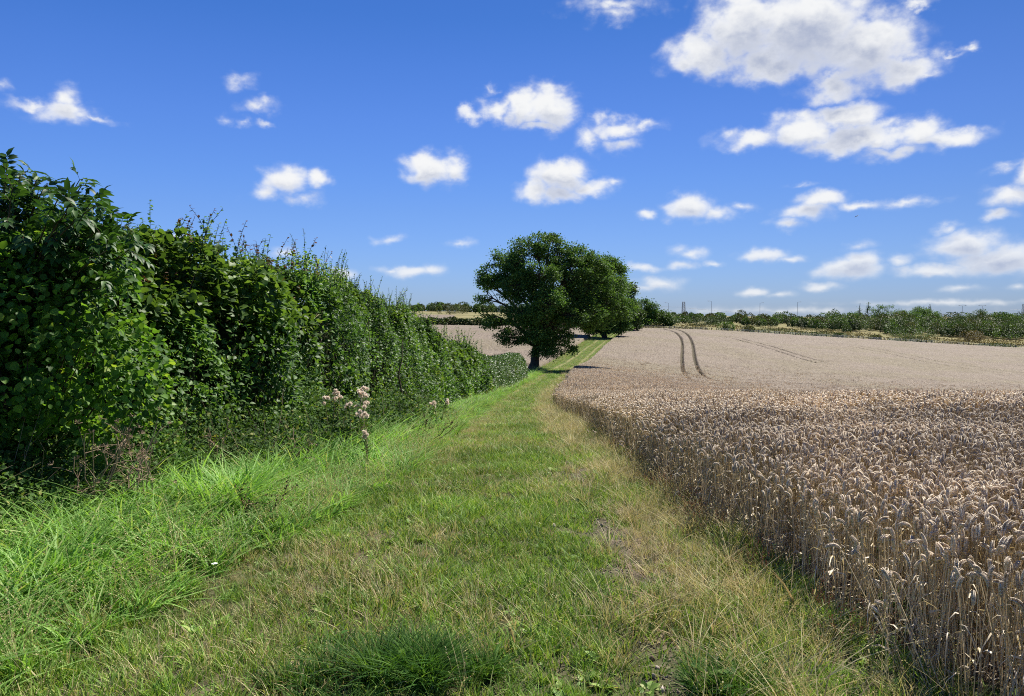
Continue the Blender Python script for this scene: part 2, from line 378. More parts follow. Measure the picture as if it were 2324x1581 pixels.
_ry = np.log((np.array([r[0] for r in ROWS])+10)/10)
_tab = np.array([np.interp(_gu, UC, r[1]) for r in ROWS])
_H = np.array([np.interp(_ly, _ry, _tab[:, j]) for j in range(len(_gu))]).T
def _sm(a, k, ax):
    w = np.hanning(k+2)[1:-1]; w /= w.sum(); p = k//2
    pad = [(0, 0), (0, 0)]; pad[ax] = (p, p)
    return np.apply_along_axis(lambda v: np.convolve(v, w, 'valid'), ax, np.pad(a, pad, mode='edge'))
_H = _sm(_sm(_H, 9, 1), 17, 0)
def gz(x, y):
    x = np.asarray(x, float); y = np.asarray(y, float)
    yy = np.maximum(y, 0); u = np.clip(x/np.maximum(yy, 12), -1.6, 1.6)
    a = np.log((yy+10)/10)/_ly[1]; b = (u+1.6)/(_gu[1]-_gu[0])
    a = np.clip(a, 0, len(_ly)-1.001); b = np.clip(b, 0, len(_gu)-1.001)
    i = a.astype(int); j = b.astype(int); fa = a-i; fb = b-j
    h = (_H[i, j]*(1-fa)+_H[i+1, j]*fa)*(1-fb)+(_H[i, j+1]*(1-fa)+_H[i+1, j+1]*fa)*fb
    p = np.stack([x, y], -1)
    return h+(fbm(p, .9, 5, 2)-.5)*.07+(fbm(p, .12, 9, 2)-.5)*.12*np.clip((y-2)/20, 0, 1)
def curve(pts):
    a = np.array(pts, float)
    ys = np.linspace(a[0, 0], a[-1, 0], 800); xs = np.interp(ys, a[:, 0], a[:, 1])
    w = np.hanning(23)[1:-1]; w /= w.sum(); xs2 = np.convolve(np.pad(xs, 10, mode='reflect', reflect_type='odd'), w, 'valid')
    return lambda y: np.interp(y, ys, xs2)
edgeW = curve([(-6, 2.8), (0, 2.1), (3.3, 1.73), (5.9, 1.5), (9, 1.5), (14, 1.6), (20, 1.75), (26, 1.8), (33, 1.78), (37, 2.05), (45, 2.8), (52, 3.5), (60, 4.1), (72, 5.2), (90, 7.0), (112, 10.9), (150, 17.2), (180, 23.2), (205, 28.4), (232, 32.5)])
trackC = curve([(-6, -.1), (0, -.1), (10, 0), (20, .1), (30, .15), (40, .6), (55, 1.9), (70, 3.3), (90, 5.2), (112, 8.8), (150, 15.0), (180, 20.9), (205, 25.8), (232, 30.0)])
hedgeF = curve([(-3, -5.3), (3, -4.9), (6, -4.0), (8, -3.4), (9.5, -3.0), (13, -2.5), (18, -2.35), (24, -2.3), (30, -2.1), (40, -1.2), (50, -.1), (60, .8), (70, 1.7)])
leftF = curve([(40, -2), (66, .6), (85, 2.1), (95, 3.6), (112, 6.0), (150, 12.0), (180, 17.6), (205, 22.4), (232, 26.4)])
def hit(vx, vy, h=0.0, dmin=2.0):
    """where the sight line of a picture point meets the ground raised by h"""
    d = vdir(vx, vy)
    ys = np.exp(np.linspace(math.log(dmin), math.log(1200), 4000)); s = ys/d[1]
    z = EYE+s*d[2]; g = gz(s*d[0], ys)+h
    k = np.argmax(z <= g)
    return np.array([s[k]*d[0], ys[k], g[k]-h])

# ground: one sheet to the horizon
yr = np.concatenate([np.linspace(-12, 2, 20), np.exp(np.linspace(math.log(2.2), math.log(400), 520)), np.exp(np.linspace(math.log(420), math.log(11000), 40))])
ur = np.concatenate([[-1.5], np.linspace(-1.0, 1.0, 260), [1.5]])
YY, UU = np.meshgrid(yr, ur, indexing='ij'); XX = UU*np.maximum(YY, 14)
nr, nc = YY.shape
def gridF(nr, nc):
    i = np.arange(nr-1)[:, None]*nc; j = np.arange(nc-1)[None]
    return np.stack([i+j, i+j+1, i+nc+j+1, i+nc+j], -1).reshape(-1, 4)
m_ground, t, o = new_mat('ground_soil_and_meadow')
geo = t.nodes.new('ShaderNodeNewGeometry'); pos = geo.outputs['Position']
sx = t.nodes.new('ShaderNodeSeparateXYZ'); t.links.new(pos, sx.inputs[0])
n_a = NOISE(t, pos, 14, 6, .65); n_b = NOISE(t, pos, .06, 6, .6); n_c = NOISE(t, pos, 1.3, 5, .6)
soil = ramp(t, n_a, [(.3, G(.055, .038, .026)), (.55, G(.12, .088, .062)), (.75, G(.20, .155, .115))])
turf = ramp(t, n_a, [(.3, G(.03, .06, .014)), (.6, G(.06, .10, .024)), (.8, G(.15, .14, .06))])
near = MIX(t, SM(t, n_c, .45, .6), turf, soil)
mead = ramp(t, n_b, [(.3, G(.10, .11, .04)), (.42, G(.19, .18, .08)), (.60, G(.29, .25, .13)), (.8, G(.12, .13, .045))])
mead = MIX(t, SM(t, NOISE(t, pos, .5, 5, .7), .4, .62, 0, .5), mead, G(.16, .15, .06))
c = MIX(t, SM(t, sx.outputs[1], 228, 236, mode='LINEAR'), near, mead)
p = t.nodes.new('ShaderNodeBsdfPrincipled'); t.links.new(c, p.inputs['Base Color']); p.inputs['Roughness'].default_value = .95; p.inputs['Specular IOR Level'].default_value = .1
b = t.nodes.new('ShaderNodeBump'); b.inputs['Strength'].default_value = .6; b.inputs['Distance'].default_value = .03; t.links.new(n_a, b.inputs['Height']); t.links.new(b.outputs[0], p.inputs['Normal'])
t.links.new(p.outputs[0], o.inputs[0])
mb = MB(); mb.add(np.stack([XX, YY, gz(XX, YY)], -1), None, gridF(nr, nc))
tag(mb.build('ground', m_ground, smooth=True), kind='structure')

# grass track: a sheet laid over the ground, with worn wheel ruts
yt = np.concatenate([np.linspace(-6, 2, 14), np.exp(np.linspace(math.log(2.2), math.log(233), 420))])
ct = trackC(yt); le = np.where(yt < 68, hedgeF(yt)+.2, leftF(yt)-.6); re_ = edgeW(yt)+.25
ss = np.linspace(0, 1, 70)
TX = le[:, None]*(1-ss)+re_[:, None]*ss; TY = np.repeat(yt[:, None], 70, 1)
latt = (TX-ct[:, None])
m_path, t, o = new_mat('grass_track')
geo = t.nodes.new('ShaderNodeNewGeometry'); pos = geo.outputs['Position']
sx = t.nodes.new('ShaderNodeSeparateXYZ'); t.links.new(pos, sx.inputs[0])
lat = attr(t, 'rnd')
n_a = NOISE(t, pos, 16, 6, .65); n_c = NOISE(t, pos, 1.1, 4, .6); n_d = NOISE(t, pos, 5, 4, .6)
latn = M(t, 'ADD', lat, M(t, 'MULTIPLY', M(t, 'SUBTRACT', n_c, .5), .35))
rutd = M(t, 'ABSOLUTE', M(t, 'SUBTRACT', M(t, 'ABSOLUTE', latn), .95))
rut = M(t, 'MULTIPLY', SM(t, rutd, .06, .34, 1, 0), SM(t, n_d, .38, .6, .25, 1))
soil = ramp(t, n_a, [(.3, G(.085, .062, .046)), (.55, G(.17, .13, .10)), (.75, G(.25, .20, .155))])
strawc = ramp(t, n_a, [(.3, G(.16, .15, .06)), (.7, G(.36, .31, .15))])
turf = ramp(t, n_d, [(.3, G(.035, .05, .014)), (.55, G(.06, .08, .022)), (.8, G(.12, .11, .045))])
turf = MIX(t, SM(t, sx.outputs[1], 20, 60, mode='LINEAR'), turf, ramp(t, n_d, [(.3, G(.06, .085, .018)), (.55, G(.095, .13, .032)), (.8, G(.17, .17, .06))]))
near = MIX(t, SM(t, n_c, .35, .6, .15, .5), turf, soil)
farc = MIX(t, rut, turf, strawc)
c = MIX(t, SM(t, sx.outputs[1], 30, 60, mode='LINEAR'), MIX(t, rut, near, soil), farc)
p = t.nodes.new('ShaderNodeBsdfPrincipled'); t.links.new(c, p.inputs['Base Color']); p.inputs['Roughness'].default_value = .95; p.inputs['Specular IOR Level'].default_value = .1
b = t.nodes.new('ShaderNodeBump'); b.inputs['Strength'].default_value = .8; b.inputs['Distance'].default_value = .02; t.links.new(n_a, b.inputs['Height']); t.links.new(b.outputs[0], p.inputs['Normal'])
t.links.new(p.outputs[0], o.inputs[0])
mb = MB(); mb.add(np.stack([TX, TY, gz(TX, TY)+.012+.0006*TY], -1), None, gridF(*TX.shape), latt.ravel())
tag(mb.build('path', m_path, smooth=True), kind='structure')

# ------------------------------------------------------------------ scatter with geometry nodes (for stuff only)
def make_scatter(name, templates, pts, rot, scl, idx, label, cat):
    """one object; templates are plain meshes kept out of the scene"""
    tcn = bpy.data.collections.new(name+'_templates')
    for i, me in enumerate(templates):
        ob = bpy.data.objects.new('%s_template_%02d' % (name, i), me); tcn.objects.link(ob)
    me = bpy.data.meshes.new(name); me.vertices.add(len(pts)); me.vertices.foreach_set('co', np.asarray(pts, np.float32).ravel())
    a = me.attributes.new('rot', 'FLOAT_VECTOR', 'POINT'); a.data.foreach_set('vector', np.asarray(rot, np.float32).ravel())
    a = me.attributes.new('scl', 'FLOAT_VECTOR', 'POINT'); a.data.foreach_set('vector', np.asarray(scl, np.float32).ravel())
    a = me.attributes.new('idx', 'INT', 'POINT'); a.data.foreach_set('value', np.asarray(idx, np.int32))
    ob = bpy.data.objects.new(name, me); col.objects.link(ob)
    ng = bpy.data.node_groups.new(name, 'GeometryNodeTree')
    ng.interface.new_socket('Geometry', in_out='INPUT', socket_type='NodeSocketGeometry'); ng.interface.new_socket('Geometry', in_out='OUTPUT', socket_type='NodeSocketGeometry')
    gi = ng.nodes.new('NodeGroupInput'); go = ng.nodes.new('NodeGroupOutput')
    ci = ng.nodes.new('GeometryNodeCollectionInfo'); ci.inputs['Collection'].default_value = tcn; ci.inputs['Separate Children'].default_value = True; ci.inputs['Reset Children'].default_value = True
    io = ng.nodes.new('GeometryNodeInstanceOnPoints'); io.inputs['Pick Instance'].default_value = True
    def na(nm, dt):
        n = ng.nodes.new('GeometryNodeInputNamedAttribute'); n.data_type = dt; n.inputs['Name'].default_value = nm
        return [s for s in n.outputs if s.enabled and s.name == 'Attribute'][0]
    e2r = ng.nodes.new('FunctionNodeEulerToRotation')
    L = ng.links.new
    L(gi.outputs[0], io.inputs['Points']); L(ci.outputs[0], io.inputs['Instance'])
    L(na('idx', 'INT'), io.inputs['Instance Index']); L(na('rot', 'FLOAT_VECTOR'), e2r.inputs[0]); L(e2r.outputs[0], io.inputs['Rotation']); L(na('scl', 'FLOAT_VECTOR'), io.inputs['Scale'])
    L(io.outputs[0], go.inputs[0])
    md = ob.modifiers.new('scatter', 'NODES'); md.node_group = ng
    tag(ob, label, cat, kind='stuff'); return ob

def blades(mb, rng, n, rad, hmin, hmax, width, bend, seg=3, mat=0, wind=(0, 0), R=None, spread=.35, seeds=0):
    """n curved tapering blades rooted in a disc of radius rad"""
    a = rng.random(n)*6.283; r = rad*np.sqrt(rng.random(n)); base = np.stack([r*np.cos(a), r*np.sin(a), np.zeros(n)-.01], -1)
    h = rng.uniform(hmin, hmax, n); da = a+rng.normal(0, 1.0, n)
    dirv = np.stack([np.cos(da), np.sin(da), np.zeros(n)], -1)*rng.uniform(.2, 1, n)[:, None]+np.array([wind[0], wind[1], 0])
    tilt = spread*rng.random(n)[:, None]*dirv; bd = (bend*rng.uniform(.3, 1.2, n))[:, None]*dirv
    tt = np.linspace(0, 1, seg+1)
    side = unit(np.cross(dirv+1e-3, [0, 0, 1.0])+.3*rng.normal(size=(n, 3)))
    rows = []
    for k, u in enumerate(tt):
        c = base+np.array([0, 0, 1.0])*(h*(u-.28*bend*u**2.2*1.0))[:, None]+h[:, None]*(tilt*u+bd*u*u)
        w = width*(1-u**1.7)*rng.uniform(.85, 1.15)
        if k < seg: rows.append(c-side*w/2); rows.append(c+side*w/2)
        else: rows.append(c)
    V = np.stack(rows, 1); kk = V.shape[1]; off = np.arange(n)[:, None]*kk
    F4 = []; 
    for k in range(seg-1): F4.append(np.stack([off[:, 0]+2*k, off[:, 0]+2*k+1, off[:, 0]+2*k+3, off[:, 0]+2*k+2], -1))
    F3 = np.stack([off[:, 0]+2*(seg-1), off[:, 0]+2*(seg-1)+1, off[:, 0]+2*seg], -1)
    if R is None: R = rng.random(n)
    mb.add(V.reshape(-1, 3), F3, np.concatenate(F4) if F4 else None, np.repeat(R, kk), mat)
    if seeds:
        k = rng.choice(n, min(n, seeds), replace=False); tip = V[k, -1]; pr = V[k, -2]; d = unit(tip-pr)
        m = 6
        for q in range(m):
            pp = tip-d*(q*.012); leaves(mb, pp, d+.5*rng.normal(size=d.shape), randdir(rng, len(k)), .010, 'simple', rng.random(len(k)), mat)

def templ(fn, count, name, mats):
    out = []
    for i in range(count):
        mb = MB(); fn(mb, np.random.default_rng(100*len(name)+i)); out.append(mb.mesh('%s_%d' % (name, i), mats))
    return out

def scatter_pts(rng, y0, y1, xa, xb, dens):
    """random points between curves xa(y) and xb(y)"""
    n = int((y1-y0)*40)+10
    ys = np.linspace(y0, y1, 60); w = np.maximum(xb(ys)-xa(ys), 0); area = np.trapezoid(w, ys) if hasattr(np, 'trapezoid') else np.trapz(w, ys)
    N_ = int(area*dens)
    cdf = np.cumsum(w); cdf = cdf/cdf[-1]
    y = np.interp(rng.random(N_), cdf, ys)+rng.uniform(-.5, .5, N_)*(ys[1]-ys[0]); x = xa(y)+(xb(y)-xa(y))*rng.random(N_)
    return x, y
def inview(x, y, m=.12):
    return (np.abs(x) < (.65+m)*np.maximum(y, .1)+.35) & (y > 1.2)

# ------------------------------------------------------------------ grass on the track
rng = np.random.default_rng(7)
T_short = templ(lambda mb, r: blades(mb, r, 24, .055, .035, .095, .0064, .7, 3, spread=1.0), 6, 'short_tuft', m_short)
T_shortdry = templ(lambda mb, r: blades(mb, r, 20, .06, .04, .13, .0048, .8, 3, spread=1.4), 4, 'dry_tuft', m_straw)
T_mid = templ(lambda mb, r: (blades(mb, r, 24, .05, .07, .17, .0055, .6, 4, spread=.7)), 4, 'mid_tuft', m_short)
T_lush = templ(lambda mb, r: (blades(mb, r, 20, .065, .20, .42, .0165, 1.0, 5, wind=(.5, -.15), spread=.5)), 6, 'lush_tuft', m_lush)
T_wisp = templ(lambda mb, r: (blades(mb, r, 9, .06, .22, .42, .0034, .6, 4, spread=.6, seeds=9)), 4, 'wispy_tuft', m_straw)
T_flat = templ(lambda mb, r: (blades(mb, r, 26, .06, .14, .36, .0046, .9, 4, wind=(.1, -.2), spread=1.2)), 4, 'flattened_tuft', m_straw)
# broad-leaved rosettes: clover, plantain
def rosette(mb, r):
    n = 14; a = r.random(n)*6.283; d = np.stack([np.cos(a), np.sin(a), r.uniform(.1, .7, n)], -1)
    leaves(mb, d*.01, d, np.tile([0, 0, 1.0], (n, 1))+.2*r.normal(size=(n, 3)), r.uniform(.03, .07, n), 'ovate', r.random(n))
T_ros = templ(rosette, 4, 'rosette', m_short)
TPL = T_short+T_shortdry+T_mid+T_wisp+T_flat+T_ros
I0 = {'short': (0, 6), 'dry': (6, 4), 'mid': (10, 4), 'wisp': (14, 4), 'flat': (18, 4), 'ros': (22, 4)}
SP = []
def put(kind, x, y, s, r, tilt=.12):
    a, c_ = I0[kind]; n = len(x)
    SP.append((np.stack([x, y, gz(x, y)+.008+.0006*y], -1), np.stack([r.normal(0, tilt, n), r.normal(0, tilt, n), r.random(n)*6.283], -1), s, a+r.integers(0, c_, n)))
vergeL = curve([(-6, -2.6), (2, -2.6), (4.2, -2.2), (5.4, -1.85), (8, -1.4), (12, -1.35), (20, -1.35), (30, -1.2), (40, -.6), (55, .5), (70, 1.9), (80, 2.8), (95, 4.2)])
bands = [(2.0, 4.5, 380, 1.0), (4.5, 7, 320, 1.05), (7, 11, 230, 1.15), (11, 18, 130, 1.4), (18, 32, 60, 1.9), (32, 60, 24, 2.6), (60, 95, 12, 3.0)]
for (y0, y1, dens, sc) in bands:
    x, y = scatter_pts(rng, y0, y1, lambda v: vergeL(v)-.5, lambda v: edgeW(v)+.12, dens)
    k = inview(x, y); x = x[k]; y = y[k]
    p2 = np.stack([x, y], -1); u = rng.random(len(x))
    lat = x-trackC(y); wob = (fbm(p2, .7, 31, 2)-.5)*.5
    rutR = np.exp(-((lat-.75+wob*.5)/.2)**2); rutL = np.exp(-((lat+.8+wob*.5)/.24)**2)
    patch = fbm(p2, 1.6, 3, 3); patch2 = fbm(p2, .8, 13, 3)
    bare = rutR*np.clip((fbm(p2, 2.3, 77, 3)-.44)*9, 0, 1)*1.05+rutL*np.clip((fbm(p2, 2.5, 55, 2)-.5)*5, 0, 1)*.75
    keep = u > bare*np.where(lat < 0, .5, .9); x, y, p2, patch, patch2, lat, rutR, rutL = [q[keep] for q in (x, y, p2, patch, patch2, lat, rutR, rutL)]
    pr = rng.random(len(x))
    rightdry = np.clip((lat-.75)/.35, 0, 1)*np.clip(1-(lat-(edgeW(y)-trackC(y))+.1)/.15, 0, 1)
    dry = np.clip(.06+1.0*(patch2-.5)+(.14+.26*np.clip((y-6)/8, 0, 1))*rutL+.34*rutR+.42*rightdry, .04, .7)
    cls = np.where(pr < dry, 1, 0)
    tallm = (patch > .52) & (rutR < .5) & (rutL < .5)
    r2 = rng.random(len(x)); clm = .62+1.0*fbm(p2, 1.9, 91, 2)**1.3; sc_old = sc; sc = 1.0
    kk = (cls == 1)
    a = kk & (r2 < .70); put('dry', x[a], y[a], sc_old*clm[a]*rng.uniform(.7, 1.25, a.sum()), rng)
    a = kk & (r2 >= .80) & (lat > .5); put('flat', x[a], y[a], sc_old**.6*clm[a]*rng.uniform(.5, .95, a.sum()), rng)
    a = kk & (r2 >= .70) & (lat <= .5); put('wisp', x[a], y[a], sc_old**.6*clm[a]*rng.uniform(.35, .65, a.sum()), rng)
    kk = ~kk
    a = kk & tallm & (r2 < .32); put('mid', x[a], y[a], sc_old**.8*clm[a]*rng.uniform(.45, .8, a.sum()), rng)
    a = kk & ~(tallm & (r2 < .32)) & (r2 < .94); put('short', x[a], y[a], sc_old*clm[a]*rng.uniform(.7, 1.3, a.sum()), rng)
    a = kk & (r2 >= .94); put('ros', x[a], y[a], sc_old**.5*rng.uniform(.6, 1.1, a.sum()), rng)
x, y = scatter_pts(rng, 84, 232, lambda v: leftF(v)-.5, lambda v: edgeW(v)+.1, 5.0)
lat = np.abs(np.abs(x-trackC(y))-.95) < .35; k = ~lat | (rng.random(len(x)) < .25); x, y, lat = x[k], y[k], lat[k]
a = rng.random(len(x)) < .3; edge = x < leftF(y)+1.3
put('short', x[~a], y[~a], rng.uniform(3, 5, (~a).sum()), rng); put('wisp', x[a & edge], y[a & edge], rng.uniform(1.5, 2.6, (a & edge).sum()), rng); put('dry', x[a & ~edge], y[a & ~edge], rng.uniform(3, 4, (a & ~edge).sum()), rng)
# pale flopped grass between track and wheat
for (y0, y1, dens, sc) in [(1.8, 5, 60, 1), (5, 10, 45, 1.05), (10, 20, 22, 1.3), (20, 45, 7, 1.8)]:
    x, y = scatter_pts(rng, y0, y1, lambda v: edgeW(v)-.75, lambda v: edgeW(v)+.05, dens)
    k = inview(x, y); x = x[k]; y = y[k]; q = fbm(np.stack([x, y], -1), 1.1, 40, 2)
    a = (q > .5) & (rng.random(len(x)) < .7); put('flat', x[a], y[a], sc*rng.uniform(.5, 1.0, a.sum()), rng, .25)
    a = q < .55; put('mid', x[a], y[a], sc*rng.uniform(.6, 1.3, a.sum()), rng)
    a = rng.random(len(x)) < .16; put('wisp', x[a], y[a], sc*rng.uniform(.6, 1.0, a.sum()), rng)
# scattered tall wisps everywhere
x, y = scatter_pts(rng, 2, 20, lambda v: vergeL(v)-.8, lambda v: edgeW(v), 4); k = inview(x, y); put('wisp', x[k], y[k], rng.uniform(.5, 1.0, k.sum()), rng)
pt = np.concatenate([a[0] for a in SP]); ro = np.concatenate([a[1] for a in SP]); sc = np.concatenate([np.broadcast_to(a[2], (len(a[0]),)) for a in SP]); ix = np.concatenate([a[3] for a in SP])
make_scatter('track_grass', TPL, pt, ro, np.stack([sc, sc, np.minimum(sc, 1.35+.2*sc)], -1), ix, 'short green and straw coloured grass growing on the trodden track', 'grass')
print('track grass', len(pt))

def clod(mb, r):
    th = np.linspace(0, math.pi, 5)[1:-1]; ph = np.arange(7)/7*2*math.pi
    V = [[0, 0, 1.0]]+[[math.sin(a)*math.cos(b), math.sin(a)*math.sin(b), math.cos(a)] for a in th for b in ph]+[[0, 0, -1.0]]
    V = np.array(V)*r.uniform(.7, 1.25, (len(V), 1))*np.array([1, r.uniform(.6, 1), r.uniform(.4, .7)])*.01
    F = [[0, 1+i, 1+(i+1) % 7] for i in range(7)]+[[len(V)-1, 15+(i+1) % 7, 15+i] for i in range(7)]
    F4 = [[1+k*7+i, 8+k*7+i, 8+k*7+(i+1) % 7, 1+k*7+(i+1) % 7] for k in range(2) for i in range(7)]
    mb.add(V, F, F4, r.random())
m_clod = foliage('soil_clod', [(0, G(.15, .11, .08)), (.6, G(.26, .205, .16)), (1, G(.42, .37, .32))], 0, .95, .1, .2, 9, (1, 1, 1), True)
x, y = scatter_pts(rng, 2, 11, lambda v: trackC(v)+.35, lambda v: trackC(v)+1.15, 1500); p2 = np.stack([x, y], -1)
k = rng.random(len(x)) < np.clip((fbm(p2, 2.3, 77, 3)-.47)*9, 0, 1)*np.exp(-((x-trackC(y)-.75)/.25)**2); x, y = x[k], y[k]; n = len(x)
make_scatter('soil_clods', templ(clod, 5, 'clod', m_clod), np.stack([x, y, gz(x, y)+.016], -1), rng.random((n, 3))*6.28, np.repeat(rng.lognormal(-.75, .55, n)[:, None], 3, 1), rng.integers(0, 5, n), 'crumbs of dry soil and small stones in the worn rut', 'soil')

# lush verge between track and hedge
SP = []; I0 = {'lush': (0, 6), 'wisp': (6, 4), 'mid': (10, 4), 'ros': (14, 4)}
for (y0, y1, dens, sc) in [(1.5, 4.5, 150, .95), (4.5, 8, 120, 1.0), (8, 14, 75, 1.1), (14, 24, 36, 1.35), (24, 45, 13, 1.9), (45, 90, 5, 2.6)]:
    x, y = scatter_pts(rng, y0, y1, lambda v: np.where(v < 68, hedgeF(np.minimum(v, 66))-.15, leftF(v)-.3), lambda v: vergeL(v)+.25, dens)
    k = inview(x, y); x = x[k]; y = y[k]; p2 = np.stack([x, y], -1)
    tr = np.clip((vergeL(y)+.25+1.1*(fbm(p2, 1.1, 121, 3)-.5)-x)/.9, 0, 1); q = fbm(p2, .9, 21, 3)
    hs = (.62+.5*tr)*(.75+.6*q)*(1+.12*np.clip((8-y)/5, 0, 1)*tr)
    u = rng.random(len(x))
    a = (u < .5+.5*tr); put('lush', x[a], y[a], sc*hs[a]*rng.uniform(.8, 1.15, a.sum()), rng, .15)
    a = (u > .30+.6*tr); put('mid', x[a], y[a], sc*rng.uniform(.9, 1.5, a.sum()), rng, .15)
    a = rng.random(len(x)) < .12+.32*(1-tr); put('wisp', x[a], y[a], sc*rng.uniform(.7, 1.15, a.sum()), rng, .15)
pt = np.concatenate([a[0] for a in SP]); ro = np.concatenate([a[1] for a in SP]); sc = np.concatenate([np.broadcast_to(a[2], (len(a[0]),)) for a in SP]); ix = np.concatenate([a[3] for a in SP])
make_scatter('verge_grass', T_lush+T_wisp+T_mid+T_ros, pt, ro, np.stack([np.maximum(sc, .85), np.maximum(sc, .85), np.minimum(sc, 1.4)], -1), ix, 'tall lush bright green grass leaning between the track and the hedge', 'grass')
print('verge', len(pt))

# ------------------------------------------------------------------ wheat
def ear(mb, r, base, d0, L, droop, fine=True):
    """wheat ear of paired overlapping spikelets on a rachis that curves over"""
    n = 11 if fine else 5; a = r.random()*6.283; side = np.array([math.cos(a), math.sin(a), 0])
    d = unit(np.array(d0, float)); p = np.array(base, float); st = L/n; P_ = [p.copy()]; Dd = [d.copy()]
    for i in range(n):
        d = unit(d+side*droop/n*.55+np.array([0, 0, -1])*droop/n*.75); p = p+d*st; P_.append(p.copy()); Dd.append(d.copy())
    P_ = np.array(P_); Dd = np.array(Dd)
    if fine:
        X = unit(np.cross(Dd[:-1], side+.01)); Y = np.cross(Dd[:-1], X)
        ang = r.random()*6.28
        S1 = X*math.cos(ang)+Y*math.sin(ang); S2 = np.cross(Dd[:-1], S1)
        for q in range(n):
            tp = .75+.5*math.sin(math.pi*(q+.5)/n)
            for sg in ((1, -1) if q % 1 == 0 else (1,)):
                for lat in (-.35, .35):
                    c = P_[q]+S1[q]*sg*.0025+S2[q]*lat*.006
                    dd = unit(Dd[q]+S1[q]*sg*.38+S2[q]*lat*.4)
                    w = .0052*tp; l = .0145*tp
                    o1 = unit(np.cross(dd, S2[q])); o2 = np.cross(dd, o1)
                    V = [c, c+dd*l*.4+o1*w, c+dd*l*.4+o2*w, c+dd*l*.4-o1*w, c+dd*l*.4-o2*w, c+dd*l]
                    mb.add(V, [[0, 1, 2], [0, 2, 3], [0, 3, 4], [0, 4, 1], [5, 2, 1], [5, 3, 2], [5, 4, 3], [5, 1, 4]], None, r.uniform(.3, 1), 0)
    else:
        rad = .0075*np.array([.6]+[1.15 if i % 2 else .85 for i in range(n-1)]+[.2]); tube(mb, P_, rad, 4, r.uniform(.3, 1))
def wheat_plant(mb, r, x=0, y=0, H=.66, fine=True, leavesn=2, big=1.0):
    lean = r.normal(0, .07, 2); Hh = H*r.uniform(.86, 1.05)
    tt = np.linspace(0, 1, 5 if fine else 3)
    pts = np.stack([x+lean[0]*tt**1.5*Hh, y+lean[1]*tt**1.5*Hh, Hh*tt-.02], -1)
    tube(mb, pts, .0024*big if fine else .003*big, 3, r.random(), mat=1)
    d = pts[-1]-pts[-2]
    dr = r.uniform(.1, 3.1)
    mb2 = MB(); ear(mb2, r, pts[-1], d/np.linalg.norm(d), r.uniform(.062, .090)*(1 if fine else 1.1), dr, fine)
    V = np.concatenate(mb2.V); V = pts[-1]+(V-pts[-1])*big
    mb.add(V, np.concatenate(mb2.F[3]) if mb2.F[3] else None, np.concatenate(mb2.F[4]) if mb2.F[4] else None, np.concatenate(mb2.R), 0)
    for i in range(leavesn):
        u = r.uniform(.25, .9); b0 = pts[0]*(1-u)+pts[-1]*u; a = r.random()*6.283; hd = np.array([math.cos(a), math.sin(a), 0])
        L = r.uniform(.08, .2); s = np.linspace(0, 1, 4)
        C = b0+hd*L*s[:, None]*.8+np.array([0, 0, 1])*(L*(.7*s-1.5*s*s))[:, None]
        sd_ = np.cross(hd, [0, 0, 1])+.5*r.normal(size=3); w = .0035*(1-s*.9)[:, None]*big
        V = np.concatenate([C-sd_*w, C+sd_*w]); F4 = [[i_, i_+1, i_+5, i_+4] for i_ in range(3)]
        mb.add(V, None, F4, r.random(), 1)
def wclump(n, rad, fine, big=1.0, lv=1, H=.66):
    def fn(mb, r):
        for i in range(n):
            a = r.random()*6.283; q = rad*math.sqrt(r.random()); wheat_plant(mb, r, q*math.cos(a), q*math.sin(a), H, fine, lv, big)
    return fn
W_near = templ(wclump(4, .05, True, 1.0, 2), 10, 'wheat_near', [m_wheat, m_wstem])
W_mid = templ(wclump(9, .09, False, 1.15, 2), 8, 'wheat_mid', [m_wheat, m_wstem])
W_far = templ(wclump(12, .2, False, 1.7, 0), 6, 'wheat_far', [m_wheat, m_wstem])
SP = []; I0 = {'near': (0, 10), 'mid': (10, 8), 'far': (18, 6)}
rng = np.random.default_rng(21)
for kind, y0, y1, dens, sc in [('near', 1.2, 7.0, 160, 1), ('near', 7.0, 9.0, 135, 1), ('mid', 8.5, 17, 64, 1.0), ('mid', 17, 34, 42, 1.03), ('far', 32, 50, 12, 1.0), ('far', 48, 66, 11, 1.0), ('far', 64, 125, 9, .98)]:
    x, y = scatter_pts(rng, y0, y1, lambda v: edgeW(v), lambda v: np.maximum(.95*v+.8, edgeW(v)+.2), dens)
    k = inview(x, y, .27) | (x < edgeW(y)+1.2); x = x[k]; y = y[k]
    lo = vnoise(np.stack([x, y], -1), .8, 4)
    e = np.clip((x-edgeW(y))/.35, 0, 1)
    keep = (rng.random(len(x)) < .45+.55*e) & (rng.random(len(x)) < np.clip((125-y)/60, 0, 1)); x = x[keep]; y = y[keep]; lo = lo[keep]; e = e[keep]
    s = sc*(.88+.14*lo)*(.88+.12*e)
    n = len(x); a0, c_ = I0[kind]
    SP.append((np.stack([x, y, gz(x, y)], -1), np.stack([rng.normal(0, .09, n), rng.normal(0, .09, n), rng.random(n)*6.283], -1), s, a0+rng.integers(0, c_, n)))
# a few stalks fallen out over the verge
x, y = scatter_pts(rng, 2.2, 14, lambda v: edgeW(v)-.12, lambda v: edgeW(v)+.15, 14); n = len(x)
SP.append((np.stack([x, y, gz(x, y)], -1), np.stack([rng.normal(0, .45, n), rng.normal(0, .45, n), rng.random(n)*6.283], -1), rng.uniform(.6, .9, n), rng.integers(0, 10, n)))
